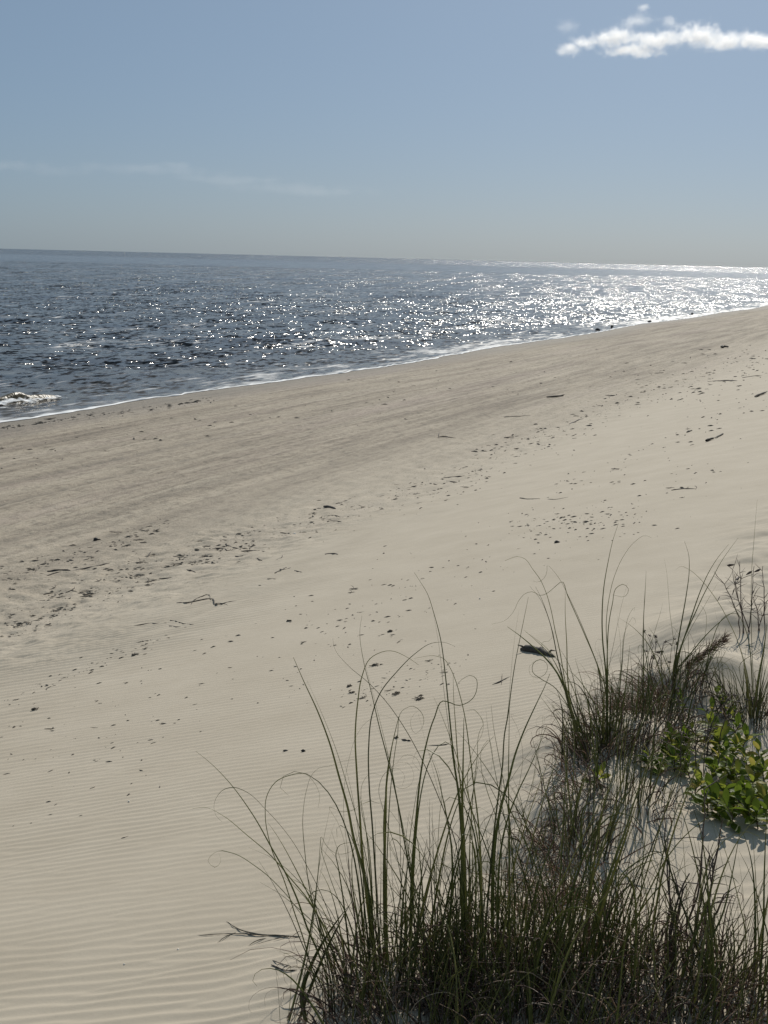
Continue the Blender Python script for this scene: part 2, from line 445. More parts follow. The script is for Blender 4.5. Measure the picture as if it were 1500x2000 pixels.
# line of foam at the edge of the swash
tq = np.concatenate([np.arange(18, 60, .06), np.arange(60, 170, .18), np.arange(170, 900, 2.5)])
wq = np.linspace(0, 1, 12)
T, Wq = np.meshgrid(tq, wq, indexing='ij')
wid = .30 + .2 * noise2(tq * .35, tq * 0 + 1, 81) + .16 * noise2(tq * 1.3, tq * 0 + 2, 82)
D = waterline(tq)[:, None] - .10 + .05 * noise2(tq * 2.1, tq * 0 + 5, 83)[:, None] + Wq * np.clip(wid, .2, 1.3)[:, None]
x, y = from_dt(D, T)
edge = np.exp(-((Wq - .12) / .26) ** 2) * 1.15 - .45 * smooth(.35, 1.0, Wq)
zz = np.maximum(base_height(x.ravel(), y.ravel()).reshape(x.shape), 0) + .012 + .045 * np.exp(-((Wq - .15) / .2) ** 2) * (.6 + .6 * noise2(x * 3, y * 3, 84)) * (Wq > .01)
fo = link('shore_foam', new_mesh('shore_foam', np.stack([x.ravel(), y.ravel(), zz.ravel()], 1), grid_faces(len(tq), len(wq)), M_FOAM, attrs=dict(edge=edge)))
tag(fo, 'white line of foam along the edge of the water', 'foam', kind='stuff')

# small wave breaking near the shore at the left
def breaker():
    A, B = ground_xy = [CAM + ray(px, py) * (-(CAM[2] - .05) / ray(px, py)[2]) for px, py in ((-70, 792), (108, 772))]
    ax = (B - A)[:2]; L = np.hypot(*ax); ax /= L; nrm = np.array([ax[1], -ax[0]])       # nrm: towards the beach
    nu, nv = 70, 22
    u = np.linspace(0, 1, nu); v = np.linspace(-1, 1, nv)
    Uu, Vv = np.meshgrid(u, v, indexing='ij')
    env = np.sin(np.clip(Uu, 0, 1) * math.pi) ** .55 * (.8 + .25 * noise2(Uu * 6, Uu * 0, 91))
    h = .30 * env * np.where(Vv < .15, np.exp(-((Vv - .15) / .5) ** 2), np.exp(-((Vv - .15) / .17) ** 2))
    w = Vv * .75 + .10 * env * np.exp(-((Vv - .15) / .2) ** 2) + .05 * noise2(Uu * 9, Vv * 2, 92)
    x = A[0] + ax[0] * Uu * L + nrm[0] * w; y = A[1] + ax[1] * Uu * L + nrm[1] * w
    o = empty('breaking_wave', (A[0], A[1], 0), 'low brown wave breaking with white foam near the beach', 'wave')
    base = np.array([A[0], A[1], 0])
    mw, nt, b, out = mat_new('silty_wave')
    b.inputs['Base Color'].default_value = (.085, .070, .040, 1); b.inputs['Roughness'].default_value = .35; b.inputs['IOR'].default_value = 1.2
    bp = N(nt, 'ShaderNodeBump'); bp.inputs['Distance'].default_value = .03
    nt.links.new(noise_node(nt, N(nt, 'ShaderNodeNewGeometry').outputs['Position'], 9, 3), bp.inputs['Height']); nt.links.new(bp.outputs[0], b.inputs['Normal'])
    link('crest', new_mesh('crest', np.stack([x.ravel(), y.ravel(), (h - .04 + .01).ravel()], 1) - base, grid_faces(nu, nv), mw), o)
    # tumbling foam: a lumpy sheet down the front and out over the flat water
    v = np.linspace(0, 1, 26); Uu, Vv = np.meshgrid(u, v, indexing='ij')
    env = np.sin(np.clip(Uu, 0, 1) * math.pi) ** .5
    reach = .30 + .9 * (1 - Uu) + .2 * noise2(Uu * 7, Uu * 0 + 4, 93)
    top = .30 * env * np.clip(1.12 - Vv * 2.3 - .55 * np.clip((Uu - .35) * 2.2, 0, 1) * (Uu < .93), 0, 1)
    h = np.maximum(top, 0) * .38 + .02 + .06 * (noise2(Uu * 26, Vv * 9, 94) * .5 + .5) * env
    w = .16 + Vv * reach
    x = A[0] + ax[0] * Uu * L + nrm[0] * w; y = A[1] + ax[1] * Uu * L + nrm[1] * w
    edge = .30 - .5 * Vv + .1 * noise2(Uu * 12, Vv * 4, 95)
    link('foam', new_mesh('foam', np.stack([x.ravel(), y.ravel(), h.ravel()], 1) - base, grid_faces(nu, 26), M_FOAM, attrs=dict(edge=edge)), o)
breaker()

# ------------------------------------------------------------------ clouds
def cloud(name, label, px, py, blobs, dens, dist=3000., thick=60., nscale=.02, rough=.62):
    v = ray(px, py); c = CAM + v * (dist / math.hypot(v[0], v[1])); k = dist / FPX
    azc = math.atan2(v[0], v[1])
    xs = [b[0] for b in blobs]; ys = [b[1] for b in blobs]
    x0 = min(b[0] - b[2] for b in blobs) * k * 1.15 - 20; x1 = max(b[0] + b[2] for b in blobs) * k * 1.15 + 20
    y0 = min(b[1] - b[3] for b in blobs) * k * 1.3 - 14; y1 = max(b[1] + b[3] for b in blobs) * k * 1.3 + 14
    vv = [(x, y, z) for x in (x0, x1) for y in (-thick, thick) for z in (y0, y1)]
    ff = [(0, 1, 3, 2), (4, 6, 7, 5), (0, 4, 5, 1), (2, 3, 7, 6), (0, 2, 6, 4), (1, 5, 7, 3)]
    m = bpy.data.materials.new(name + '_vapour'); m.use_nodes = True; nt = m.node_tree
    nt.nodes.remove(nt.nodes['Principled BSDF']); out = nt.nodes['Material Output']
    tc = N(nt, 'ShaderNodeTexCoord').outputs['Object']
    warp = vmath(nt, 'SUBTRACT', noise_node(nt, tc, nscale * .8, 2, .5, 'Color'), (.5, .5, .5)).outputs[0]
    ws = N(nt, 'ShaderNodeVectorMath', operation='SCALE'); nt.links.new(warp, ws.inputs[0]); ws.inputs['Scale'].default_value = 26
    p = vmath(nt, 'ADD', tc, ws.outputs[0]).outputs[0]
    best = None
    for bx, by, bw, bh in blobs:
        q = vmath(nt, 'SUBTRACT', p, (bx * k, 0, by * k)).outputs[0]
        q = vmath(nt, 'DIVIDE', q, (bw * k, thick * .8, bh * k)).outputs[0]
        e = math_(nt, 'SUBTRACT', 1.0, vmath(nt, 'LENGTH', q).outputs['Value'])
        best = e if best is None else math_(nt, 'MAXIMUM', best, e)
    nz = noise_node(nt, tc, nscale * 2.3, 6, .7)
    d = math_(nt, 'ADD', best, math_(nt, 'MULTIPLY', math_(nt, 'SUBTRACT', nz, .50), 3.2))
    d = math_(nt, 'MULTIPLY', math_(nt, 'POWER', math_(nt, 'MULTIPLY', d, 1.2, clamp=True), 1.3), dens)
    pv = N(nt, 'ShaderNodeVolumePrincipled'); pv.inputs['Color'].default_value = (1, 1, 1, 1); pv.inputs['Anisotropy'].default_value = .45
    nt.links.new(d, pv.inputs['Density']); nt.links.new(pv.outputs[0], out.inputs['Volume'])
    me = new_mesh(name, vv, ff, m, False)
    o = link(name, me, loc=tuple(c)); o.rotation_euler = (0, 0, -azc)
    return tag(o, label, 'cloud', 'clouds over the sea')

cloud('cloud', 'long flat white cloud running to the upper right edge', 1330, 82,
      [(-118, 7, 50, 15), (-85, -15, 60, 10), (-45, 4, 80, 14), (30, 12, 48, 22), (75, 2, 80, 15), (135, 0, 80, 13), (190, 0, 90, 13), (260, 4, 110, 13)], .04, nscale=.028)
cloud('cloud', 'small white puff left of the long flat cloud', 1130, 90, [(-16, -6, 26, 10), (10, 4, 30, 10)], .024, nscale=.03)
cloud('cloud', 'thin wisp of cloud just above the long white cloud', 1265, 42, [(-20, 0, 34, 10), (40, -2, 18, 9), (-10, 22, 14, 8)], .010, nscale=.03)
cloud('cloud', 'faintest scrap of cloud high at the left of the others', 1108, 54, [(0, 0, 24, 12)], .004, nscale=.03)
cloud('cloud', 'very faint long streak of high cloud low over the sea on the left', 250, 335,
      [(-250, 0, 260, 12), (40, 4, 200, 12), (90, 12, 40, 10), (190, -8, 140, 10), (330, -22, 160, 14)], .0013, nscale=.012)

# ------------------------------------------------------------------ plants: builders
def catmull(P, n):
    """smooth curve through the points (chord-length Hermite)"""
    P = np.asarray(P, float)
    if len(P) == 2: return P[0] + (P[1] - P[0]) * np.linspace(0, 1, n)[:, None]
    h = np.linalg.norm(np.diff(P, axis=0), axis=1) + 1e-9; cum = np.concatenate([[0], np.cumsum(h)])
    dl = np.diff(P, axis=0) / h[:, None]
    m = np.vstack([dl[:1], (dl[:-1] * h[1:, None] + dl[1:] * h[:-1, None]) / (h[1:] + h[:-1])[:, None], dl[-1:]])
    s = np.linspace(0, cum[-1], n); i = np.clip(np.searchsorted(cum, s, 'right') - 1, 0, len(P) - 2)
    t = ((s - cum[i]) / h[i])[:, None]; hh = h[i][:, None]
    return (2 * t ** 3 - 3 * t * t + 1) * P[i] + (t ** 3 - 2 * t * t + t) * hh * m[i] + (3 * t * t - 2 * t ** 3) * P[i + 1] + (t ** 3 - t * t) * hh * m[i + 1]

def tube(P, R, sides=4, flat=.45):
    """tapered blade along the points P with half-widths R"""
    P = np.asarray(P, float); n = len(P)
    T = np.gradient(P, axis=0); T /= np.linalg.norm(T, axis=1)[:, None] + 1e-12
    ref = np.array([random.uniform(-1, 1), random.uniform(-1, 1), .15]); ref /= np.linalg.norm(ref)
    A = np.cross(T, ref); A /= np.linalg.norm(A, axis=1)[:, None] + 1e-9
    B = np.cross(T, A)
    ang = np.arange(sides) * 2 * math.pi / sides
    V = P[:, None, :] + R[:, None, None] * (np.cos(ang)[None, :, None] * A[:, None, :] + flat * np.sin(ang)[None, :, None] * B[:, None, :])
    i = (np.arange(n - 1)[:, None] * sides + np.arange(sides)[None, :]); j = (np.arange(n - 1)[:, None] * sides + (np.arange(sides)[None, :] + 1) % sides)
    Fc = np.stack([i, j, j + sides, i + sides], -1).reshape(-1, 4)
    return V.reshape(-1, 3), Fc

class Bunch:
    def __init__(self): self.v = []; self.f = []; self.t = []; self.a = []; self.n = 0
    def add(self, P, R, tint=.5, sides=4, flat=.45):
        v, f = tube(P, R, sides, flat)
        self.v.append(v); self.f.append(f + self.n); self.n += len(v)
        self.t.append(np.full(len(v), tint)); self.a.append(np.repeat(np.linspace(0, 1, len(P)), sides))
    def obj(self, name, mat, parent, base, kind=None):
        if not self.n: return None
        me = new_mesh(name, np.vstack(self.v) - base, np.vstack(self.f), mat, attrs=dict(tint=np.concatenate(self.t), along=np.concatenate(self.a)))
        o = link(name, me, parent)
        if kind: o['kind'] = kind
        return o

def taper(n, w, tip=.08, belly=.25):
    s = np.linspace(0, 1, n)
    return np.maximum(w * np.minimum(1, .7 + s / max(belly, 1e-3) * .3) * (1 - s ** 1.6 * (1 - tip)), w * tip)

def grow(root, azi, el, L, bend, p=2.0, curl=0., cp=6., twist=0., n=10, wob=.05):
    """a blade that leaves the root at (azi, el), droops by `bend` and curls up at the tip by `curl` radians"""
    s = np.linspace(0, 1, n); ds = L / (n - 1)
    e = el - bend * s ** p - curl * s ** cp + wob * np.sin(s * 9 + random.random() * 6)
    a = azi + twist * s ** 2
    st = np.stack([np.cos(e) * np.sin(a), np.cos(e) * np.cos(a), np.sin(e)], 1) * ds
    P = np.vstack([[0, 0, 0], np.cumsum((st[1:] + st[:-1]) / 2, axis=0)]) + root
    return P

def on_sand(x, y): return np.array([x, y, float(base_height(x, y))])

def traced(line):
    return [tuple(map(float, q.split(','))) for q in line.split()]

def clump(name, label, base_px, blades, thatch, sprigs=0, dry_blades=0, spread=.10, group='grass clumps along the dune edge', cat='grass clump',
          width=.0026, lean=(0., 0.), height=.55, tall_green=0, tintc=.45):
    """one tussock: traced long blades and random ones as parts, its dead thatch as one mass"""
    base = ground_at(*base_px); o = empty(name, tuple(base), label, cat, group)
    for ln in blades:
        w = width
        if ln[0] == '*': w *= 1.9; ln = ln[1:]
        elif ln[0] == '-': w *= .62; ln = ln[1:]
        pts = traced(ln)
        g = ground_at(*pts[0]); dep = g[1]; g = g - np.array([0, 0, .02])
        L = sum(math.dist(pts[i], pts[i + 1]) for i in range(len(pts) - 1))
        slope = random.uniform(-.16, .16)
        P = [g]; run = 0
        for i in range(1, len(pts)):
            run += math.dist(pts[i - 1], pts[i])
            loop = .02 * math.sin(run / 90.)
            P.append(at_depth(pts[i][0], pts[i][1], dep + slope * run / L * .8 + loop * run / L))
        n = max(18, min(110, int(L / 7.5)))
        C = catmull(P, n)
        b = Bunch(); b.add(C, taper(n, w * random.uniform(.9, 1.35), .10), min(1, max(0, random.gauss(tintc + .1, .25))), 4, .3)
        b.obj('blade', M_GREEN, o, base)
    def around(s):
        a = random.uniform(0, 2 * math.pi); r = s * math.sqrt(random.random())
        return on_sand(base[0] + r * math.sin(a) * 1.25, base[1] + r * math.cos(a)) - np.array([0, 0, .015]), a
    for k in range(tall_green):
        q, a = around(spread)
        tip = random.random() < .35
        P = grow(q, a + random.gauss(0, .5) + lean[0], rad(random.gauss(80, 7)), height * random.uniform(.7, 1.7), random.uniform(.1, .8), 2.2, random.uniform(3, 7) if tip else 0, 7, random.uniform(-1, 1), 20)
        b = Bunch(); b.add(P, taper(20, width * random.uniform(.8, 1.5), .08), min(1, max(0, random.gauss(tintc + .1, .28))), 4, .3); b.obj('blade', M_GREEN, o, base)
    for k in range(dry_blades):
        q, a = around(spread)
        P = grow(q, a + random.gauss(0, .6), rad(random.gauss(68, 14)), height * random.uniform(.5, 1.0), random.uniform(.8, 2.4), 1.8, random.choice([0, 2, 5, 8]), 5, random.uniform(-2, 2), 18)
        b = Bunch(); b.add(P, taper(18, width * random.uniform(.7, 1.1), .12), min(1, random.betavariate(2, 3) + (.5 if random.random() < .2 else 0)), 4, .35); b.obj('dry_blade', M_DRY, o, base)
    th = Bunch()
    for k in range(thatch):
        q, a = around(spread * random.choice([.8, 1.1, 1.5]))
        hgt = height * random.choice([.25, .4, .55, .75]) * random.uniform(.6, 1.2)
        P = grow(q, a + random.gauss(0, .9), rad(random.gauss(64, 18)), hgt, random.uniform(.2, 2.6), 1.7, random.choice([0, 0, 2, 5]), 4, random.uniform(-2.5, 2.5), 8)
        th.add(P, taper(8, width * random.uniform(.6, 1.3), .15), min(1, random.betavariate(1.6, 3.4) + (.5 if random.random() < .12 else 0)), 3, .6)
    th.obj('dead_thatch', M_DRY, o, base, 'stuff')
    gr = Bunch()
    for k in range(sprigs):
        q, a = around(spread)
        P = grow(q, a + random.gauss(0, .8), rad(random.gauss(78, 9)), height * random.uniform(.45, 1.05), random.uniform(.0, 1.0), 2, 0, 5, random.uniform(-1, 1), 9)
        gr.add(P, taper(9, width * random.uniform(.6, 1.1), .1), min(1, max(0, random.gauss(.4, .25))), 3, .6)
    gr.obj('green_shoots', M_GREEN, o, base, 'stuff')
    return o

# ------------------------------------------------------------------ the clumps, long blades traced root to tip
clump('grass_clump', 'sparse clump at bottom centre whose long blades lean far left and curl', (662, 1985), [
    "645,1985 635,1900 617,1850 602,1817 580,1755 555,1700 530,1655 493,1590 437,1516 405,1485 382,1467",
    "650,1980 648,1900 620,1822 592,1790 558,1746 502,1694 450,1665 428,1662 411,1672 406,1681 413,1691 421,1694 430,1685 431,1674 427,1667",
    "690,1960 668,1860 650,1805 627,1746 601,1694 567,1637 519,1581 480,1546 458,1538 437,1542 421,1561 418,1581 424,1596 434,1605",
    "-665,1960 640,1830 606,1763 567,1715 532,1674 480,1629 437,1594 402,1577 376,1579",
    "640,1985 607,1887 592,1832 575,1782 555,1720 528,1650 518,1590 521,1555 541,1525 567,1514 595,1511 614,1529 624,1551 622,1577",
    "650,1960 625,1825 610,1760 602,1720 596,1670 592,1587 599,1542 610,1512 623,1500 645,1496 671,1486 692,1483",
    "*562,1990 577,1945 592,1887 605,1825 614,1765 621,1707 626,1640",
    "566,1990 595,1900 612,1800 622,1700 630,1650 645,1577",
    "-572,1990 600,1880 616,1765 622,1725 637,1662 660,1587",
    "*580,1990 610,1920 640,1850 665,1800 690,1755", "592,1990 630,1900 655,1850 690,1800 712,1780",
    "-720,1880 690,1730 680,1695 670,1635 660,1607 644,1576 665,1585 690,1582 710,1560",
    "-700,1880 672,1790 640,1700 628,1660 627,1634 640,1655 660,1668 690,1660 705,1640",
    "*600,1992 590,1940 610,1880 650,1810 680,1770", "655,1990 648,1900 632,1840 612,1772 606,1740", "-548,1996 543,1930 540,1900 545,1885 556,1880",
    "-560,1998 568,1930 567,1890 556,1862 565,1862 590,1857"],
    24, 6, 4, .05, height=.30, tall_green=3)
clump('grass_clump', 'large dense dark clump at bottom centre with tall straight blades', (770, 1930), [
    "815,1900 801,1707 788,1633 775,1559 759,1490 740,1416 723,1343 710,1291 703,1230 707,1202",
    "-818,1900 806,1720 780,1580 757,1470 735,1380 722,1330 712,1290",
    "890,1900 887,1637 861,1568 827,1490 792,1425 753,1369 718,1332 679,1299 653,1265 650,1247",
    "*740,1900 705,1685 692,1642 679,1577 662,1516 645,1455 619,1386 593,1330 573,1284",
    "744,1900 720,1700 700,1610 680,1540 655,1460 625,1385 600,1330",
    "745,1900 727,1611 721,1533 720,1460 727,1395 744,1351 775,1312 809,1278 844,1256 870,1255 889,1263",
    "735,1900 707,1659 703,1598 697,1512 694,1429 699,1369 707,1321 723,1286 762,1271 796,1284 818,1299",
    "*755,1900 751,1676 753,1598 757,1507 766,1455 779,1399", "*757,1905 752,1690 750,1600 757,1520 764,1470",
    "800,1900 807,1663 814,1585 820,1525 831,1460 848,1403 866,1369 878,1372 895,1378 910,1374 925,1362 932,1340 930,1325 920,1319 905,1325 890,1340",
    "-757,1900 757,1650 765,1520 776,1440 788,1386 805,1379 822,1390 828,1408 822,1425 811,1433 803,1421 803,1403 814,1390",
    "-715,1900 679,1663 671,1577 675,1516 684,1473 692,1447 714,1412 744,1396 770,1408 779,1434",
    "690,1920 668,1740 660,1690 656,1668 662,1652 680,1646 705,1652 725,1662",
    "-780,1900 760,1640 752,1560 756,1520 772,1492 795,1490 808,1510 800,1535 780,1540 765,1525 770,1505 785,1500",
    "-800,1900 770,1650 748,1580 740,1540 752,1510 775,1500 790,1515 785,1535",
    "-790,1900 800,1640 815,1540 822,1500 810,1478 790,1475 775,1490",
    "-730,1900 720,1650 705,1560 708,1530 725,1510 745,1515", "-845,1900 858,1600 862,1540 850,1490 838,1470",
    "720,1930 700,1800 688,1720 690,1660 705,1620", "830,1900 822,1700 815,1640 800,1590"],
    220, 90, 36, .125, height=.42, tall_green=24, tintc=.4)
clump('grass_clump', 'tall upright clump right of bottom centre with a wide green tuft', (960, 1920), [
    "915,1900 900,1600 896,1550 888,1496 882,1440 877,1390 870,1320 860,1246 848,1200 833,1156 820,1135 809,1118",
    "-912,1900 898,1600 894,1550 886,1494 876,1418 866,1340 858,1266 847,1200",
    "945,1900 932,1586 926,1540 920,1490 914,1440 908,1400 900,1364 890,1330 880,1306 866,1286 850,1281 809,1286",
    "915,1900 900,1540 894,1480 890,1420 886,1360 885,1320", "*905,1900 903,1580 904,1520 905,1460 906,1402",
    "-915,1900 921,1590 925,1540 932,1480 939,1424 944,1416 936,1396 924,1385 912,1388", "-920,1900 921,1600 915,1500 930,1454 940,1438 944,1416 936,1396 924,1385",
    "1010,1900 992,1580 984,1530 974,1476 964,1420 959,1376",
    "940,1900 974,1550 981,1500 986,1430 992,1398 998,1350 1006,1296 1017,1240 1026,1196 1032,1166",
    "-960,1900 980,1520 985,1440 993,1380 996,1340 1001,1284 1006,1240 1013,1194",
    "*960,1900 980,1570 994,1520 1006,1474 1024,1426 1046,1378 1066,1336 1074,1316", "995,1900 994,1590 993,1520 994,1450 995,1380",
    "*970,1900 996,1586 1012,1546 1034,1500 1052,1458 1068,1416", "985,1900 1022,1590 1042,1520 1048,1480 1058,1430 1060,1397",
    "-1000,1900 1030,1600 1056,1440 1060,1397 1050,1402 1050,1425 1062,1440 1070,1432",
    "-985,1900 1010,1560 1020,1460 1010,1420 998,1395 1020,1404 1045,1404", "-960,1900 970,1600 950,1540 940,1500 945,1455 955,1445 960,1460 958,1520",
    "*1000,1900 1040,1640 1062,1560 1085,1490 1110,1420", "*1005,1900 1050,1650 1072,1570 1090,1500", "1010,1900 1055,1660 1080,1560 1092,1480 1100,1410",
    "870,1900 880,1640 865,1560 850,1500 838,1470", "*1040,1930 1040,1840 1045,1760 1052,1700", "*1050,1930 1062,1830 1080,1760 1095,1690", "*1030,1930 1020,1840 1012,1760 1010,1690",
    "-1030,1930 985,1800 955,1740 950,1700 960,1680"],
    190, 130, 32, .14, height=.43, tall_green=30, tintc=.5)
clump('grass_clump', 'clump with long diagonal blades crossing the bare sand ledge', (1130, 1880), [
    "*1130,1900 1180,1740 1200,1680 1222,1620 1240,1562 1254,1522 1276,1460", "*1140,1900 1185,1745 1207,1680 1230,1610 1246,1560",
    "1110,1900 1150,1740 1180,1650 1205,1560 1222,1500 1240,1450", "1100,1900 1130,1750 1160,1640 1190,1540 1210,1470",
    "1180,1900 1190,1780 1207,1727 1240,1687 1273,1663 1290,1665 1295,1687 1290,1717 1277,1730", "1185,1900 1195,1770 1213,1710 1250,1680 1290,1664 1310,1663 1320,1672 1312,1682 1298,1680",
    "1190,1900 1200,1780 1215,1720 1250,1690 1280,1682 1294,1700 1280,1728", "-1170,1900 1170,1700 1172,1620 1175,1540", "1080,1900 1110,1760 1120,1660 1140,1560",
    "-1160,1900 1230,1720 1285,1640 1295,1620", "-1200,1900 1225,1700 1240,1640 1260,1560"],
    150, 80, 36, .14, height=.42, tall_green=26, tintc=.42)
clump('grass_clump', 'low brown tangle at the bottom right between taller green blades', (1290, 1930), [
    "1350,1960 1348,1860 1343,1783 1337,1683 1327,1554", "1380,1970 1383,1853 1413,1780 1430,1707 1447,1613", "*1320,1960 1345,1860 1372,1790 1398,1700 1400,1690",
    "1200,1950 1230,1860 1270,1800 1310,1790", "-1260,1960 1240,1860 1250,1800 1285,1776 1330,1790 1350,1820"],
    170, 50, 60, .18, height=.36, tall_green=14)
clump('grass_clump', 'green clump cut off by the bottom right corner', (1455, 1960), [
    "1440,1970 1455,1813 1443,1760 1420,1673 1393,1600", "*1410,1980 1427,1893 1450,1840 1473,1773 1500,1693", "*1480,1970 1491,1800 1493,1700 1497,1600 1499,1560",
    "-1490,1970 1480,1800 1475,1700 1470,1630", "1425,1980 1470,1880 1500,1820", "1480,1985 1470,1900 1478,1850 1500,1800"],
    150, 90, 30, .15, height=.38, tall_green=14, tintc=.6)
clump('grass_clump', 'leaning stalk of grass right of the driftwood, fanning out to the left', (1150, 1480), [
    "1150,1485 1106,1344 1100,1310 1093,1270 1084,1230 1076,1190 1066,1156 1054,1130 1040,1111 1026,1092 1014,1087 986,1095",
    "1148,1485 1110,1370 1098,1320 1088,1280 1078,1230 1069,1200 1058,1170 1046,1146", "-1148,1485 1108,1370 1096,1315 1084,1260 1072,1210 1055,1170 1034,1144",
    "1130,1470 1108,1310 1107,1260 1104,1200 1104,1154", "*1150,1482 1120,1400 1100,1336 1084,1308 1064,1284 1040,1262 1016,1242 991,1224",
    "1150,1482 1118,1390 1092,1310 1072,1276 1050,1254 1023,1230", "-1150,1482 1115,1380 1080,1300 1060,1265 1058,1255 1072,1252 1084,1232",
    "-1148,1482 1110,1380 1080,1340 1055,1325 1040,1312 1042,1295 1055,1288 1068,1296 1066,1315 1050,1324 1036,1318 1034,1302 1046,1290",
    "-1150,1480 1112,1385 1085,1345 1060,1330 1046,1335 1040,1325 1050,1318", "*1152,1486 1128,1420 1108,1360 1096,1325", "*1148,1486 1122,1410 1105,1355", "*1155,1488 1134,1425 1116,1372 1104,1335",
    "-1145,1480 1100,1390 1082,1376 1080,1388 1095,1398", "-1140,1480 1100,1400 1078,1372 1092,1368"],
    70, 18, 12, .09, height=.30, tall_green=3, group='grass clumps along the dune edge')
clump('grass_clump', 'tall vertical clump standing behind the leaning stalk, one blade arching right', (1188, 1460), [
    "1188,1462 1182,1300 1177,1250 1176,1200 1179,1150 1188,1096 1198,1052 1208,1022", "1188,1462 1186,1270 1184,1220 1190,1166 1202,1120 1218,1086 1240,1058 1260,1046 1272,1050",
    "1188,1462 1190,1300 1200,1250 1208,1210 1216,1174 1226,1138", "1188,1462 1186,1280 1189,1220 1196,1180 1206,1146 1218,1141 1228,1152 1222,1164 1196,1162",
    "1185,1462 1178,1330 1172,1312 1160,1280 1144,1240 1128,1202 1110,1164 1096,1136 1080,1114 1069,1104 1068,1118 1062,1130 1050,1137 1040,1134",
    "-1184,1462 1170,1310 1140,1235 1108,1162 1097,1136 1084,1146 1068,1159 1054,1163 1042,1156 1028,1158 1014,1172 1002,1196 986,1212 960,1219",
    "-1200,1450 1215,1300 1220,1240 1232,1195 1240,1185 1238,1195", "-1200,1450 1215,1290 1222,1230 1238,1206 1242,1215 1236,1222",
    "-1190,1462 1190,1320 1176,1290 1162,1262 1168,1248 1178,1252 1174,1264 1166,1262", "*1186,1462 1184,1380 1186,1310", "*1192,1462 1192,1380 1196,1320", "*1180,1462 1178,1390 1182,1340", "*1196,1462 1200,1390 1208,1330",
    "1195,1462 1210,1340 1212,1260 1205,1200", "1200,1460 1222,1340 1230,1260", "-1180,1462 1150,1360 1160,1330 1180,1320", "-1200,1455 1240,1320 1260,1300 1270,1310"],
    120, 50, 24, .11, height=.32, tall_green=10)
clump('grass_clump', 'clump of blades fanning up and to the right beside the seed head', (1318, 1345), [
    "1315,1345 1320,1292 1330,1263 1343,1230 1358,1197 1375,1160 1392,1128 1408,1098 1425,1073 1442,1050", "1316,1345 1330,1265 1343,1227 1353,1197 1367,1157 1382,1122 1400,1092 1423,1063",
    "1318,1345 1320,1283 1325,1250 1333,1205 1341,1158 1346,1117 1345,1083 1337,1057", "1318,1345 1318,1275 1313,1230 1308,1192 1305,1150 1302,1117 1297,1090",
    "1318,1345 1328,1270 1342,1242 1358,1212 1373,1188 1388,1162 1403,1137", "1318,1348 1325,1305 1350,1275 1375,1245 1400,1220 1425,1200 1450,1187",
    "*1316,1348 1322,1300 1332,1260", "*1318,1348 1316,1300 1322,1270", "-1320,1348 1345,1300 1368,1270 1378,1235 1375,1190 1368,1182 1358,1205",
    "-1325,1348 1360,1300 1395,1285 1412,1300 1410,1330 1395,1345", "1320,1348 1290,1290 1302,1262 1330,1250", "-1330,1348 1360,1262 1390,1262 1415,1275 1416,1290", "-1335,1348 1380,1290 1410,1284 1440,1295",
    "-1310,1348 1290,1330 1268,1300 1258,1290"],
    80, 30, 22, .10, height=.28, tall_green=5)
clump('grass_clump', 'pair of single straight blades rising left of the fanned clump', (1257, 1390), [
    "1258,1390 1257,1267 1257,1208 1260,1158 1262,1115", "-1256,1390 1254,1267 1257,1208 1259,1150", "-1262,1390 1275,1290 1282,1255 1284,1248"],
    80, 30, 14, .12, height=.24, tall_green=3)
clump('grass_clump', 'clump at the right edge with the tallest single blade', (1470, 1400), [
    "1478,1400 1471,1317 1468,1250 1467,1183 1468,1117 1473,1050 1476,1010 1479,975", "1468,1395 1458,1317 1450,1283 1438,1245 1423,1213 1407,1183 1388,1155 1367,1130 1345,1112 1330,1106 1320,1112",
    "1466,1400 1447,1325 1444,1302 1475,1275 1500,1258", "*1470,1400 1483,1317 1492,1267 1498,1217", "1472,1400 1462,1330 1452,1285 1445,1262", "*1468,1400 1458,1330 1452,1295",
    "1475,1402 1490,1330 1500,1290", "-1470,1402 1480,1340 1474,1312 1488,1308 1500,1312", "-1462,1400 1440,1350 1420,1330 1400,1340"],
    100, 70, 12, .11, height=.26, tall_green=10, tintc=.45)

clump('grass_clump', 'dark stubble cut off by the bottom edge below the large dense clump', (800, 2050), ["*790,2040 800,1950 815,1880"], 200, 60, 10, .12, height=.32, tall_green=5)
clump('grass_clump', 'thick dark tuft cut off by the bottom edge right of centre', (1040, 2060), ["*1040,2050 1036,1960 1030,1880", "*1060,2050 1075,1960 1090,1890"], 300, 110, 16, .19, height=.34, tall_green=6, tintc=.6)
clump('grass_clump', 'brown stubble cut off by the bottom edge toward the right corner', (1290, 2060), ["1300,2050 1310,1960 1330,1900"], 260, 70, 20, .18, height=.32, tall_green=4)

clump('grass_clump', 'mixed green and rust blades growing out of the bare sand ledge', (1115, 1650), ["*1110,1650 1130,1560 1150,1500", "1120,1650 1128,1560 1122,1480", "1100,1655 1085,1570 1078,1500 1084,1440"], 70, 30, 22, .10, height=.30, tall_green=16, tintc=.45)
clump('grass_clump', 'thin green and brown blades between the ledge and the leafy patch', (1225, 1560), ["1225,1565 1240,1480 1262,1410", "1215,1565 1212,1480 1225,1400"], 50, 30, 16, .12, height=.28, tall_green=14, tintc=.5)
clump('grass_clump', 'purplish brown grass in front of the fanned clump', (1265, 1430), ["1262,1430 1270,1370 1290,1320"], 130, 40, 26, .13, height=.28, tall_green=8, tintc=.4)

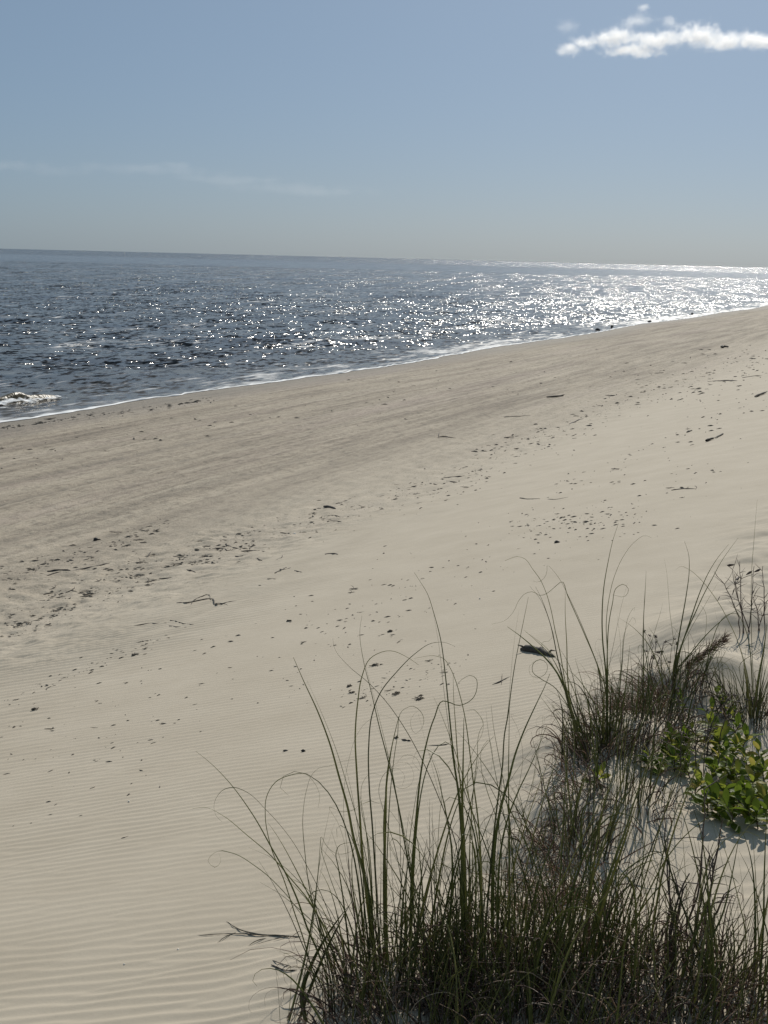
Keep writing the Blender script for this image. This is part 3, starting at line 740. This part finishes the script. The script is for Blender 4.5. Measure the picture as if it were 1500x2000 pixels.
# dry brown roots and fallen blades matted on the sand ledge
def mat_of_roots(name, label, line, n, L0):
    pts = traced(line); base = ground_at(*pts[0]); o = empty(name, tuple(base), label, 'dead grass')
    b = Bunch(); G = [ground_at(*p) for p in pts]
    for k in range(n):
        i = random.randrange(len(G) - 1); f = random.random()
        q = G[i] + (G[i + 1] - G[i]) * f; q = on_sand(q[0] + random.gauss(0, .05), q[1] + random.gauss(0, .06)) - np.array([0, 0, .01])
        P = grow(q, random.choice([rad(-120), rad(-60)]) + random.gauss(0, .8), rad(random.gauss(38, 22)), L0 * random.uniform(.4, 1.3), random.uniform(.4, 2.4), 1.5, random.choice([0, 0, 3]), 4, random.uniform(-2, 2), 8)
        b.add(P, taper(8, .0021 * random.uniform(.6, 1.2), .2), random.betavariate(3, 2.6), 3, .7)
    b.obj('root_tangle', M_RUST, o, base, 'stuff')
mat_of_roots('dead_grass_mat', 'rusty brown tangle of dead roots hanging over the sand ledge', "1075,1760 1095,1690 1108,1620 1112,1560 1128,1510", 170, .15)
mat_of_roots('dead_grass_mat', 'purplish dry tangle between the tall vertical clump and the green leaves', "1215,1430 1240,1400 1260,1380 1290,1360", 200, .22)
mat_of_roots('dead_grass_mat', 'dry grass litter on the ledge below the long diagonal blades', "1040,1800 1070,1750 1110,1760 1150,1740 1180,1800", 170, .2)

# brown seed plume
def plume():
    pts = traced("1325,1330 1345,1300 1370,1280 1400,1258 1412,1248"); base = ground_at(*pts[0]); o = empty('seed_head', tuple(base), 'brown feathery seed head leaning right from the fanned clump', 'seed head')
    P = catmull([base] + [at_depth(px, py, base[1] + .02 * i) for i, (px, py) in enumerate(pts[1:], 1)], 22)
    s = Bunch(); s.add(P, taper(22, .003, .4), .4); s.obj('stalk', M_STEM, o, base)
    b = Bunch()
    for k in range(240):
        i = random.randint(5, 21); d = P[i] - P[i - 1]; d /= np.linalg.norm(d)
        v = d * .8 + np.array([random.gauss(0, .3), random.gauss(0, .3), random.gauss(-.15, .3)]); v /= np.linalg.norm(v)
        L = random.uniform(.02, .055); q = P[i] + np.array([random.gauss(0, .006) for _ in range(3)])
        b.add(np.array([q, q + v * L * .6, q + v * L]), np.array([.0012, .0016, .0004]), random.betavariate(3, 2), 3, .7)
    b.obj('awns', M_RUST, o, base, 'stuff')
plume()

# ------------------------------------------------------------------ leafy dune plants
def leaf_mesh(seed):
    r = random.Random(seed); nu, nv = 8, 4; V = []; s_ = []
    for i in range(nu):
        s = i / (nu - 1); w = (.5 * math.sin(min(1, s * 1.02) ** 1.35 * math.pi) ** .8 + .03 * (1 - s)) * .42
        for j in range(nv + 1):
            q = (j / nv - .5) * 2
            V.append((q * w, s, .10 * abs(q) * w * 2.2 - .22 * (s - .35) ** 2 + .012 * math.sin(s * 9 + q * 3 + seed))); s_.append(s)
    F = [(i * (nv + 1) + j, i * (nv + 1) + j + 1, (i + 1) * (nv + 1) + j + 1, (i + 1) * (nv + 1) + j) for i in range(nu - 1) for j in range(nv)]
    return new_mesh('leaf', V, F, M_LEAF, attrs=dict(tint=[r.uniform(.1, 1.0)] * len(V), along=s_))
LEAVES = [leaf_mesh(k) for k in range(9)]

def leafy_plant(label, tops, dy, size, hgt, n=8, name='beach_plant'):
    base = ground_at(sum(t[0] for t in tops) / len(tops), sum(t[1] for t in tops) / len(tops) + dy)
    o = empty(name, tuple(base), label, 'leafy plant', 'green leafy plants on the dune')
    for (px, py) in tops:
        g = ground_at(px + random.uniform(-6, 6), py + dy); top = at_depth(px, py, g[1] + random.uniform(-.03, .03))
        mid = (g + top) / 2 + np.array([random.gauss(0, .012), random.gauss(0, .012), 0])
        P = catmull([g - np.array([0, 0, .01]), mid, top], 8)
        s = Bunch(); s.add(P, taper(8, .0026, .5), .6, 5, 1.0); so = s.obj('stem', M_STEM, o, base)
        for k in range(n):
            f = 1 - (k / n) ** 1.3 * .75; q = P[0] + (P[-1] - P[0]) * f if f < 1 else P[-1]
            i = min(7, int(f * 7)); q = P[i] + (P[min(7, i + 1)] - P[i]) * (f * 7 - i)
            a = k * 2.4 + random.uniform(-.5, .5); el = rad(random.uniform(-5, 45) if k > 1 else random.uniform(35, 75))
            lf = bpy.data.objects.new('leaf', random.choice(LEAVES)); COL.objects.link(lf); lf.parent = so
            sz = size * random.uniform(.65, 1.2)
            R = Matrix.Rotation(a, 4, 'Z') @ Matrix.Rotation(el, 4, 'X') @ Matrix.Rotation(random.gauss(0, .4), 4, 'Y')
            lf.matrix_local = Matrix.Translation(Vector(q - base)) @ R @ Matrix.Scale(sz, 4)
leafy_plant('bright green leafy plant casting leaf shadows on the sand at the right edge', [(1365, 1530), (1388, 1545), (1412, 1540), (1440, 1556), (1462, 1572), (1484, 1552), (1495, 1585), (1470, 1526), (1428, 1512), (1400, 1565), (1478, 1590), (1450, 1535), (1420, 1575), (1495, 1560), (1380, 1560), (1462, 1550)], 34, .056, .12, 13)
leafy_plant('tallest green leafy plant among the stems left of the right-edge clump', [(1402, 1440), (1420, 1462), (1442, 1452), (1405, 1478), (1430, 1492), (1455, 1478), (1482, 1470), (1388, 1412), (1415, 1425), (1470, 1500), (1440, 1510), (1400, 1500), (1460, 1440), (1490, 1500)], 38, .055, .16, 13)
leafy_plant('green leafy plant at the left end of the leafy patch', [(1300, 1455), (1318, 1482), (1340, 1440), (1352, 1425), (1330, 1462), (1268, 1476), (1310, 1440), (1290, 1490), (1345, 1490)], 30, .052, .12, 12)
leafy_plant('small yellowish leafy sprigs behind the tallest leafy plant', [(1392, 1386), (1418, 1372), (1430, 1398), (1330, 1366), (1400, 1354), (1440, 1420)], 34, .048, .10, 8)
leafy_plant('tiny green seedling on the sand ledge', [(1166, 1520), (1176, 1514)], 14, .045, .04, 4)

# ------------------------------------------------------------------ dry forbs and dead stems
def dead_stems(name, label, lines, cat='dead weed', w=.0026, twigs=5, heads=0, group=None, leaves=0):
    pts0 = traced(lines[0]); base = ground_at(*pts0[0]); o = empty(name, tuple(base), label, cat, group)
    for ln in lines:
        pts = traced(ln); g = ground_at(*pts[0]); dep = g[1]; sl = random.uniform(-.1, .1)
        P = catmull([g - np.array([0, 0, .02])] + [at_depth(px, py, dep + sl * i / len(pts)) for i, (px, py) in enumerate(pts[1:], 1)], 14)
        P += np.random.default_rng(len(ln)).normal(0, .0018, P.shape)
        s = Bunch(); s.add(P, taper(14, w, .4), random.uniform(.1, .8), 5, 1.0); so = s.obj('stem', M_STEM, o, base)
        for k in range(twigs):
            i = random.randint(5, 13); a = random.uniform(0, 6.28)
            Q = grow(P[i], a, rad(random.uniform(0, 70)), random.uniform(.02, .08), random.uniform(-.6, 1), 1.5, 0, 4, 0, 6)
            t = Bunch(); t.add(Q, taper(6, w * .55, .3), random.uniform(.1, .8), 4, 1.0); tw = t.obj('twig', M_STEM, o, base)
            if heads:
                hd = Bunch(); e = Q[-1]
                for m_ in range(6):
                    v = np.array([random.gauss(0, 1), random.gauss(0, 1), random.gauss(.5, .8)]); v /= np.linalg.norm(v)
                    hd.add(np.array([e, e + v * .004, e + v * .009]), np.array([.001, .0025, .0006]), random.uniform(.1, .5), 4, .8)
                hd.obj('flower_head', M_STEM, tw, base)
            if k < leaves:
                lf = Bunch(); e = Q[-1]; v = np.array([random.gauss(0, 1), random.gauss(0, .5), random.gauss(-.2, .5)]); v /= np.linalg.norm(v)
                lf.add(np.array([e, e + v * .010, e + v * .024, e + v * .034]), np.array([.002, .006, .004, .001]), random.uniform(0, .4), 4, .3); lf.obj('withered_leaf', M_STEM, tw, base)
dead_stems('dry_weed', 'dark dry weed with withered leaves on the mound at the right edge',
           ["1448,1240 1440,1200 1425,1165 1410,1135 1402,1128", "1455,1240 1448,1180 1446,1130 1444,1096", "1460,1240 1468,1190 1470,1140 1472,1105", "1470,1240 1452,1200 1442,1170 1434,1120", "1485,1235 1478,1190 1470,1165", "1495,1235 1492,1160 1489,1105", "1452,1240 1450,1200 1436,1150 1430,1112", "1478,1236 1490,1200 1500,1170"], 'dry weed', .0028, 10, 0, None, 1)
dead_stems('dry_weed', 'small dry flower heads poking up between the tall clumps on the right', ["1270,1310 1276,1285 1284,1255", "1276,1310 1290,1280 1298,1252", "1268,1310 1272,1280 1276,1262"], 'dry weed', .0022, 6, 1)
dead_stems('dry_weed', 'thin dark stems with button seed heads in front of the leafy sprigs', ["1382,1480 1384,1420 1398,1370 1412,1345", "1380,1475 1390,1415 1420,1365 1430,1338", "1400,1480 1420,1400 1440,1372 1452,1355", "1330,1520 1330,1440 1326,1360", "1362,1520 1358,1440 1354,1370", "1376,1540 1377,1440 1380,1390"], 'dry weed', .0022, 5, 1)
dead_stems('withered_weed', 'bare forked dead stem standing left of the crossing blades at lower right', ["1315,1880 1310,1767 1302,1700 1298,1600 1297,1560", "1312,1880 1306,1690 1303,1642 1335,1637 1373,1637"], w=.0026, twigs=3)
dead_stems('withered_weed', 'dead stem with a dark stub on its side at lower right', ["1335,1860 1343,1800 1360,1750 1370,1677 1375,1600 1376,1540", "1344,1800 1368,1690 1366,1680 1350,1672"], w=.003, twigs=3)
dead_stems('withered_weed', 'brown dead stem topped by a small fan of twigs', ["1350,1870 1375,1740 1390,1690 1392,1676", "1372,1860 1383,1767 1393,1700 1396,1678", "1360,1850 1388,1720 1384,1668", "1380,1850 1394,1700 1405,1640 1410,1600"], w=.003, twigs=5)
dead_stems('withered_weed', 'short broken dark stems in the brown tangle at the bottom right', ["1300,1900 1312,1820 1320,1770 1345,1705", "1318,1880 1322,1790 1340,1725", "1385,1830 1395,1790 1420,1740", "1378,1820 1372,1778 1383,1762"], w=.004, twigs=4)

# ------------------------------------------------------------------ driftwood and wrack on the sand
def px_size(p): return np.linalg.norm(p - CAM) / FPX

def ground_path(pts, lift=0., n=16, wob=.25):
    G = [ground_at(*p) for p in pts]; C = catmull(G, n)
    k = px_size(C[0])
    C[:, :2] += np.random.default_rng(int(pts[0][0] * 7 + pts[0][1])).normal(0, 1, (n, 2)) * k * wob
    for i in range(n): C[i, 2] = float(base_height(C[i, 0], C[i, 1]))
    return C, k

def stick(name, label, cat, lines, w, mat=None, lift=None, group=None, sides=6, up=0.):
    """pieces of driftwood lying on the sand; w = thickness in photo pixels"""
    b = Bunch(); first = None
    for li, ln in enumerate(lines):
        pts = traced(ln) if isinstance(ln, str) else ln
        L = sum(math.dist(pts[i], pts[i + 1]) for i in range(len(pts) - 1)); n = max(6, min(18, int(L / 5)))
        C, k = ground_path(pts, n=n)
        r = w * k * .5 * (1 if li == 0 else .65)
        C[:, 2] += r * (.35 if lift is None else lift) + up * k * np.sin(np.linspace(0, math.pi, n))
        g = np.random.default_rng(n + int(pts[0][0]))
        R = r * (1 - .55 * np.linspace(0, 1, n) ** 2) * (1 + .22 * g.normal(0, 1, n)); R[0] *= .55; R[-1] *= .35
        if first is None: first = C[n // 2].copy()
        b.add(C, np.abs(R), .5, sides, .8)
    me = new_mesh(name, np.vstack(b.v) - first, np.vstack(b.f), mat or M_WOOD)
    o = link(name, me, loc=tuple(first)); return tag(o, label, cat, group)

def log():
    C, k = ground_path(traced("1018,1270 1035,1272 1052,1275 1070,1280 1084,1284"), n=18, wob=.1)
    base = C[0].copy(); o = empty('driftwood_log', tuple(base), 'thick dark driftwood log lying behind the leaning grass stalk', 'driftwood')
    g = np.random.default_rng(3)
    R = k * np.interp(np.linspace(0, 1, 18), [0, .08, .2, .5, .72, .9, 1], [3, 7, 8.5, 7, 5, 3.5, 1.5]) * (1 + .08 * g.normal(0, 1, 18))
    C[:, 2] += R * .55
    b = Bunch(); b.add(C, R, .5, 9, .85); b.obj('trunk', M_WOOD, o, base)
    t = Bunch(); P = np.array([C[2], C[2] + np.array([-9, 0, 5]) * k, C[2] + np.array([-17, 0, 7]) * k]); t.add(P, np.array([2.5, 1.8, .6]) * k, .5, 5, .9); t.obj('snag', M_WOOD, o, base)
    t = Bunch(); P = np.array([C[13], C[13] + np.array([6, 3, 7]) * k, C[13] + np.array([14, 3, 6]) * k]); t.add(P, np.array([3, 1.8, .6]) * k, .5, 5, .9); t.obj('snag', M_WOOD, o, base)
log()
W = 'driftwood'
stick('driftwood_branch', 'longest driftwood branch, thick at its left end, lying far left', W, ["92,1117 108,1116 128,1115 140,1117", "138,1118 160,1112 185,1107 215,1100", "92,1125 105,1121 120,1117"], 6)
stick('driftwood_twig', 'short twig sticking up out of the sand right of the longest branch', W, ["284,1095 289,1088 292,1083 296,1077"], 2.6, up=2)
stick('reed_bundle', 'bundle of three parallel dark reeds below the upright twig', 'reeds', ["345,1118 362,1115 382,1118", "335,1128 358,1123 383,1121", "312,1131 340,1129 378,1126"], 4)
stick('driftwood_twig', 'forked twig with a hooked right end above the two-part stick', W, ["345,1178 375,1177 400,1172 432,1181 448,1176 462,1174", "372,1184 385,1170 400,1164 412,1175", "418,1179 440,1181 445,1182"], 2.8, up=1.5)
stick('driftwood_twig', 'two-part pale-edged stick bent in a low arch on the ripples', W, ["262,1223 285,1219 308,1218 325,1217", "328,1211 345,1214 362,1219 382,1220", "328,1222 350,1225 365,1225"], 3)
stick('driftwood_chip', 'black wedge of wood at the top of the central debris pile', W, ["632,992 640,993 650,995 656,997"], 8, lift=.8)
stick('driftwood_twig', 'curved black twig arched just below the black wedge', W, ["637,1024 642,1019 652,1020 664,1021 671,1025", "640,1007 655,1009 668,1013"], 3, up=2)
stick('driftwood_twig', 'broken twigs heaped left of the central debris pile', W, ["422,1072 436,1072 448,1076 452,1075", "440,1063 452,1069 470,1073", "470,1077 490,1076 520,1078"], 4.5)
stick('driftwood_twig', 'knotted twigs in the low heap under the broken twigs', W, ["460,1087 472,1089 486,1088", "468,1093 476,1085 488,1083", "500,1090 512,1096", "536,1095 545,1092 552,1084"], 4)
stick('driftwood_twig', 'small pile of crossed twigs on clean ripples left of centre', W, ["536,1120 550,1114 560,1108", "545,1112 556,1113 570,1108", "575,1115 590,1118", "522,1131 540,1131"], 3.6)
stick('driftwood_chip', 'lone flat chip on smooth sand right of the crossed twigs', W, ["635,1083 648,1082 660,1083"], 3.6)
stick('driftwood_stick', 'black stick in two pieces on bare sand at the right', W, ["1379,863 1388,860 1395,858", "1396,857 1404,853 1410,850 1413,848"], 6.5, lift=.9)
stick('driftwood_chip', 'stubby dark chip just left of the black two-piece stick', W, ["1342,845 1347,843 1352,841"], 4.5)
stick('driftwood_stick', 'dark stick cut by the right edge above the two-piece stick', W, ["1474,777 1484,773 1492,770 1499,767"], 6, lift=.9)
stick('driftwood_twig', 'thin straight twig with a knobbed right end on bare sand', W, ["1311,958 1325,956 1340,955 1358,955", "1358,956 1361,951 1357,949"], 2.6)
stick('driftwood_chip', 'dark wedge of wood lying on pale pinkish sand far right', W, ["1408,680 1415,679 1423,680"], 5.5, lift=.9)
stick('driftwood_stick', 'straight dark stick alone on the packed beach right of centre', W, ["1068,776 1080,775 1092,774 1103,771"], 4)
stick('driftwood_stick', 'slanting stick leading into the right-hand wrack belt', W, ["1112,829 1122,825 1132,820 1140,818", "1164,812 1172,808 1180,806"], 3.6)
stick('dry_reed', 'long thin bent reed above the scatter of small clods', 'reed', ["1015,973 1035,975 1055,974", "1070,975 1090,975 1110,971"], 2.4, M_REED)
stick('dry_reed', 'thin greenish reed lying on the packed beach', 'reed', ["985,815 1000,814 1020,813 1036,812"], 2.2, M_REED)
stick('driftwood_twig', 'twig with one short upright prong on the packed beach', W, ["856,854 865,853 878,855 890,856", "857,854 857,849 858,845"], 2.6, up=.6)
stick('dry_reed', 'stack of flat reeds at the centre of the wrack belt', 'reed', ["868,934 890,932 915,930 938,927", "872,940 885,941 896,943"], 3, M_WOOD)
stick('dry_reed', 'thin reed stretched along the edge of the far wrack', 'reed', ["1384,746 1410,744 1440,744", "1450,738 1470,735 1485,733"], 2.6, M_WOOD)
stick('twig_spray', 'spray of long fallen twigs left of the bottom clump', 'twigs', ["590,1831 550,1829 510,1828 470,1818 442,1800", "530,1828 480,1826 430,1826 385,1827", "520,1833 500,1840 485,1848", "460,1822 440,1832 424,1842", "565,1828 530,1838 500,1845"], 3.2, M_REED, up=2)
stick('twig_spray', 'small knot of twigs against the foot of the leaning clump', 'twigs', ["530,1885 545,1893 560,1897 580,1895", "533,1876 550,1884 570,1888", "548,1896 560,1888 572,1890"], 3.2, M_WOOD, up=1.5)
stick('driftwood_stick', 'short black stick between tall blades at the centre', W, ["784,1446 792,1447 803,1448"], 3.8, lift=.8)
stick('driftwood_twig', 'crooked twig on the ripples with a tiny upright sprig', W, ["962,1338 975,1333 985,1328 996,1322", "979,1338 980,1326 981,1316"], 2.6, up=1)
stick('dry_reed', 'thin twig lying flat behind the tall central blades', 'reed', ["834,1456 850,1456 865,1455 878,1453"], 2, M_WOOD)
stick('driftwood_chip', 'sliver of wood on smooth sand at lower left', W, ["237,1638 244,1636 252,1633"], 2.4)

def clod(name, label, cat, px, py, w, h, mat, group=None, seed=0, lift=.25):
    g = ground_at(px, py); k = px_size(g); r = np.random.default_rng(seed + int(px * 3 + py))
    V = []; F = []; nu, nv = 7, 5
    for j in range(nv):
        th = math.pi * (j + .5) / nv
        for i in range(nu):
            a = 2 * math.pi * i / nu; q = 1 + .28 * r.normal()
            V.append((w * k * .5 * math.sin(th) * math.cos(a) * q, w * k * .42 * math.sin(th) * math.sin(a) * q, h * k * .5 * math.cos(th) * (1 + .15 * r.normal()) + h * k * lift))
    F = [(j * nu + i, (j + 1) * nu + i, (j + 1) * nu + (i + 1) % nu, j * nu + (i + 1) % nu) for j in range(nv - 1) for i in range(nu)]
    F += [tuple(range(nu)), tuple(range((nv - 1) * nu + nu - 1, (nv - 1) * nu - 1, -1))]
    o = link(name, new_mesh(name, V, F, mat, True), loc=tuple(g)); return tag(o, label, cat, group)
def weed(name, label, cat, px, py, w, h, mat=None):
    """a matted knot of dry weed: many short bent strands half sunk in the sand"""
    g = ground_at(px, py); k = px_size(g); b = Bunch()
    for j in range(16):
        q = g + np.array([random.gauss(0, .22), random.gauss(0, .16), 0]) * w * k; q[2] = float(base_height(q[0], q[1])) + abs(random.gauss(0, .22)) * h * k
        P = grow(q, random.gauss(1.3, .7), random.gauss(.15, .3), w * k * random.uniform(.35, .8), random.uniform(0, .9), 1.3, 0, 3, random.uniform(-2, 2), 6)
        P -= (P[3] - q) * np.array([1, 1, 0])
        b.add(P, taper(6, k * random.uniform(.7, 1.6), .3), .5, 4, .7)
    o = link(name, new_mesh(name, np.vstack(b.v) - g, np.vstack(b.f), M_WRACK), loc=tuple(g)); return tag(o, label, cat)
clod('pebble', 'black pebble on ripples, right one of a close pair left of the blades', 'pebble', 592, 1468, 8, 6, M_ROCK)
clod('pebble', 'smaller flat pebble, left one of a close pair left of the blades', 'pebble', 557, 1467, 9, 4, M_ROCK)
clod('pebble', 'round dark pebble on the churned sand above the longest branch', 'pebble', 187, 1055, 9, 7, M_ROCK)
clod('pebble', 'dark round clod among small scraps above the right-hand grass', 'pebble', 1087, 1060, 10, 6, M_ROCK)
weed('weed_clump', 'matted lump of dry seaweed between the tall central blades', 'seaweed', 820, 1366, 22, 11, M_WRACK)
weed('weed_clump', 'dark weed lump left of the matted seaweed, near the blade tips', 'seaweed', 775, 1356, 16, 8, M_WRACK)
weed('weed_clump', 'flat weed lump highest of those among the central blades', 'seaweed', 733, 1300, 20, 6, M_WRACK)
weed('weed_clump', 'weed lump left of the second tall blade', 'seaweed', 683, 1341, 13, 7, M_WRACK)
weed('weed_clump', 'weed lump just under the one left of the second tall blade', 'seaweed', 689, 1353, 10, 6, M_WRACK)
weed('weed_clump', 'dark clod touching the short black stick at the centre', 'seaweed', 775, 1442, 9, 8, M_WRACK)
weed('weed_clump', 'dark clod on ripples below the two-part bent stick', 'seaweed', 266, 1279, 14, 8, M_WRACK)
weed('weed_clump', 'small dark clod near the left edge below the wrack', 'seaweed', 68, 1386, 14, 7, M_WRACK)
weed('weed_clump', 'small dark clod on open sand above the centre blades', 'seaweed', 763, 1234, 12, 6, M_WRACK)
weed('weed_clump', 'tiny pair of clods alone on smooth sand left of centre', 'seaweed', 566, 1213, 9, 4, M_WRACK)
clod('waterline_lump', 'long low dark lump at the edge of the surf, nearest one', 'debris', 1167, 646, 9, 5, M_ROCK, lift=.5)
clod('waterline_lump', 'upright dark lump in the foam beside the nearest one', 'debris', 1195, 642, 5, 7, M_ROCK, lift=.5)
clod('waterline_lump', 'dark lump in the surf, third along the waterline', 'debris', 1269, 630, 8, 4, M_ROCK, lift=.5)
clod('waterline_lump', 'small dark lump in the water, farthest along the waterline', 'debris', 1352, 616, 5, 4, M_ROCK, lift=.8)
clod('shell', 'white shell bit beside the fallen twig spray', 'shell', 348, 1855, 4, 3, M_SHELL)
clod('shell', 'white shell bit on ripples below the lone sliver of wood', 'shell', 243, 1884, 4, 3, M_SHELL)
clod('shell', 'white shell bit on fine ripples at the left', 'shell', 252, 1566, 4, 3, M_SHELL)
clod('shell', 'white shell bit in the central debris', 'shell', 575, 1043, 5, 3, M_SHELL)
clod('shell', 'white shell bit on smooth sand above the driftwood log', 'shell', 937, 1170, 4, 3, M_SHELL)

# ------------------------------------------------------------------ small scraps of wrack
def scrap_mesh(kind, seed):
    random.seed(seed); b = Bunch()
    for q in range({0: 1, 1: 2, 2: 4}[kind]):
        a = random.gauss(1.4, .5) if q else 1.57; L = random.uniform(.6, 1.5)
        P = grow(np.array([random.gauss(0, .15), random.gauss(0, .15), .06]), a, random.uniform(-.05, .25), L, random.uniform(-.2, .5), 1, 0, 3, random.uniform(-2.2, 2.2), 5)
        P[:, :2] -= P[2, :2] * .8
        b.add(P, np.array([.03, .05, .045, .05, .012]) * random.uniform(.5, 1.3), .5, 4, .7)
    return new_mesh('wrack_scrap', np.vstack(b.v), np.vstack(b.f), M_WRACK)
SCR = [scrap_mesh(k % 3, 200 + k) for k in range(14)]
random.seed(11)
BELT_WHERE = ['among the twigs of the wrack belt at far left', 'in the wrack belt between the longest branch and the black wedge', 'in the wrack belt right of the black wedge', 'in the wrack belt near the slanting stick', 'in the far wrack belt at the right edge',
    'at the left edge under the wrack belt', 'along the lower side of the twigs at left', 'on the churned sand above the longest branch', 'on coarse ripples at far left', 'among the tips of the tall central blades', 'in the scatter above the right-hand grass', 'on the bare slope under the far wrack belt',
    'along the wet edge below the foam', 'on the open rippled sand at left', 'on the smooth slope at the middle', 'on the packed beach by the sea']
BELTS = [((0, 1215), (300, 1110), 34, 5), ((300, 1110), (640, 1010), 28, 5), ((640, 1005), (940, 925), 34, 3.2), ((930, 905), (1200, 800), 38, 2.6), ((1180, 785), (1500, 705), 46, 3.6),
         ((0, 1235), (140, 1180), 20, 2), ((150, 1170), (420, 1085), 16, 2), ((0, 1130), (330, 1030), 22, 3), ((10, 1370), (330, 1240), 16, 1), ((660, 1370), (900, 1300), 30, 1), ((1000, 1030), (1230, 1010), 34, 1.3), ((1080, 960), (1500, 780), 30, 1),
         ((0, 838), (420, 780), 6, 2), ((0, 1500), (800, 1150), 160, 2), ((600, 1250), (1400, 900), 90, 2), ((0, 900), (1200, 700), 40, 1)]
wts = [b[3] for b in BELTS]
def scatter_px():
    bi, = random.choices(range(len(BELTS)), wts); a, b, w, _ = BELTS[bi]; f = random.random()
    return a[0] + (b[0] - a[0]) * f + random.gauss(0, w * .5), a[1] + (b[1] - a[1]) * f + random.gauss(0, w * .45), bi
def scatter(count, box):
    out = []
    while len(out) < count:
        q = scatter_px()
        if box[0] < q[0] < box[1] and box[2] < q[1] < box[3]: out.append(q)
    return out, ground_many([q[:2] for q in out])
for (px, py, bi), g in zip(*scatter(280, (2, 1498, 600, 1900))):
    k = px_size(g); size = min(.22, max(.025, k * random.choice([5, 8, 10, 16, 22]) * random.uniform(.8, 1.2)))
    si = random.randrange(len(SCR)); o = link('wrack_scrap', SCR[si], loc=tuple(g)); o.rotation_euler = (0, 0, random.choice([random.gauss(.25, .4), random.gauss(.25, .4), random.uniform(0, 6.28)])); o.scale = (size * random.uniform(.8, 1.4), size * random.uniform(.6, 1), size * .8)
    look = ('larger ' if size > 13 * k else 'small ') + ('straight', 'crossed', 'tangled')[si % 3]
    tag(o, look + ' wrack scrap ' + BELT_WHERE[bi], 'wrack scrap', 'wrack scraps ' + BELT_WHERE[bi])
VV, FF, off = [], [], 0
for (px, py, bi), g in zip(*scatter(3600, (-30, 1530, 560, 1950))):
    k = px_size(g); s_ = min(.05, k * random.choice([1.2, 1.7, 2.4, 3.6]))
    a = random.choice([random.gauss(.4, .5), random.uniform(0, 6.28)]); ca, sa = math.cos(a), math.sin(a); l_ = s_ * random.uniform(.8, 2.6); w_ = s_ * .5; h_ = s_ * random.uniform(.3, .7)
    q = np.array([(-l_, -w_ * .4, 0), (-l_ * .2, -w_, 0), (l_, -w_ * .2, 0), (l_ * .3, w_, 0), (-l_ * .6, w_ * .7, 0), (0, 0, h_), (l_ * .5, 0, h_ * .8)])
    q = np.stack([q[:, 0] * ca - q[:, 1] * sa, q[:, 0] * sa + q[:, 1] * ca, q[:, 2]], 1) + g
    VV.append(q); FF += [tuple(i + off for i in f) for f in ((0, 1, 5), (1, 2, 6), (1, 6, 5), (2, 3, 6), (3, 4, 5), (3, 5, 6), (4, 0, 5))]; off += 7
lo = link('wrack_litter', new_mesh('wrack_litter', np.vstack(VV), FF, M_WRACK, False))
tag(lo, 'fine dark crumbs of wrack strewn along the tide lines', 'litter', kind='stuff')
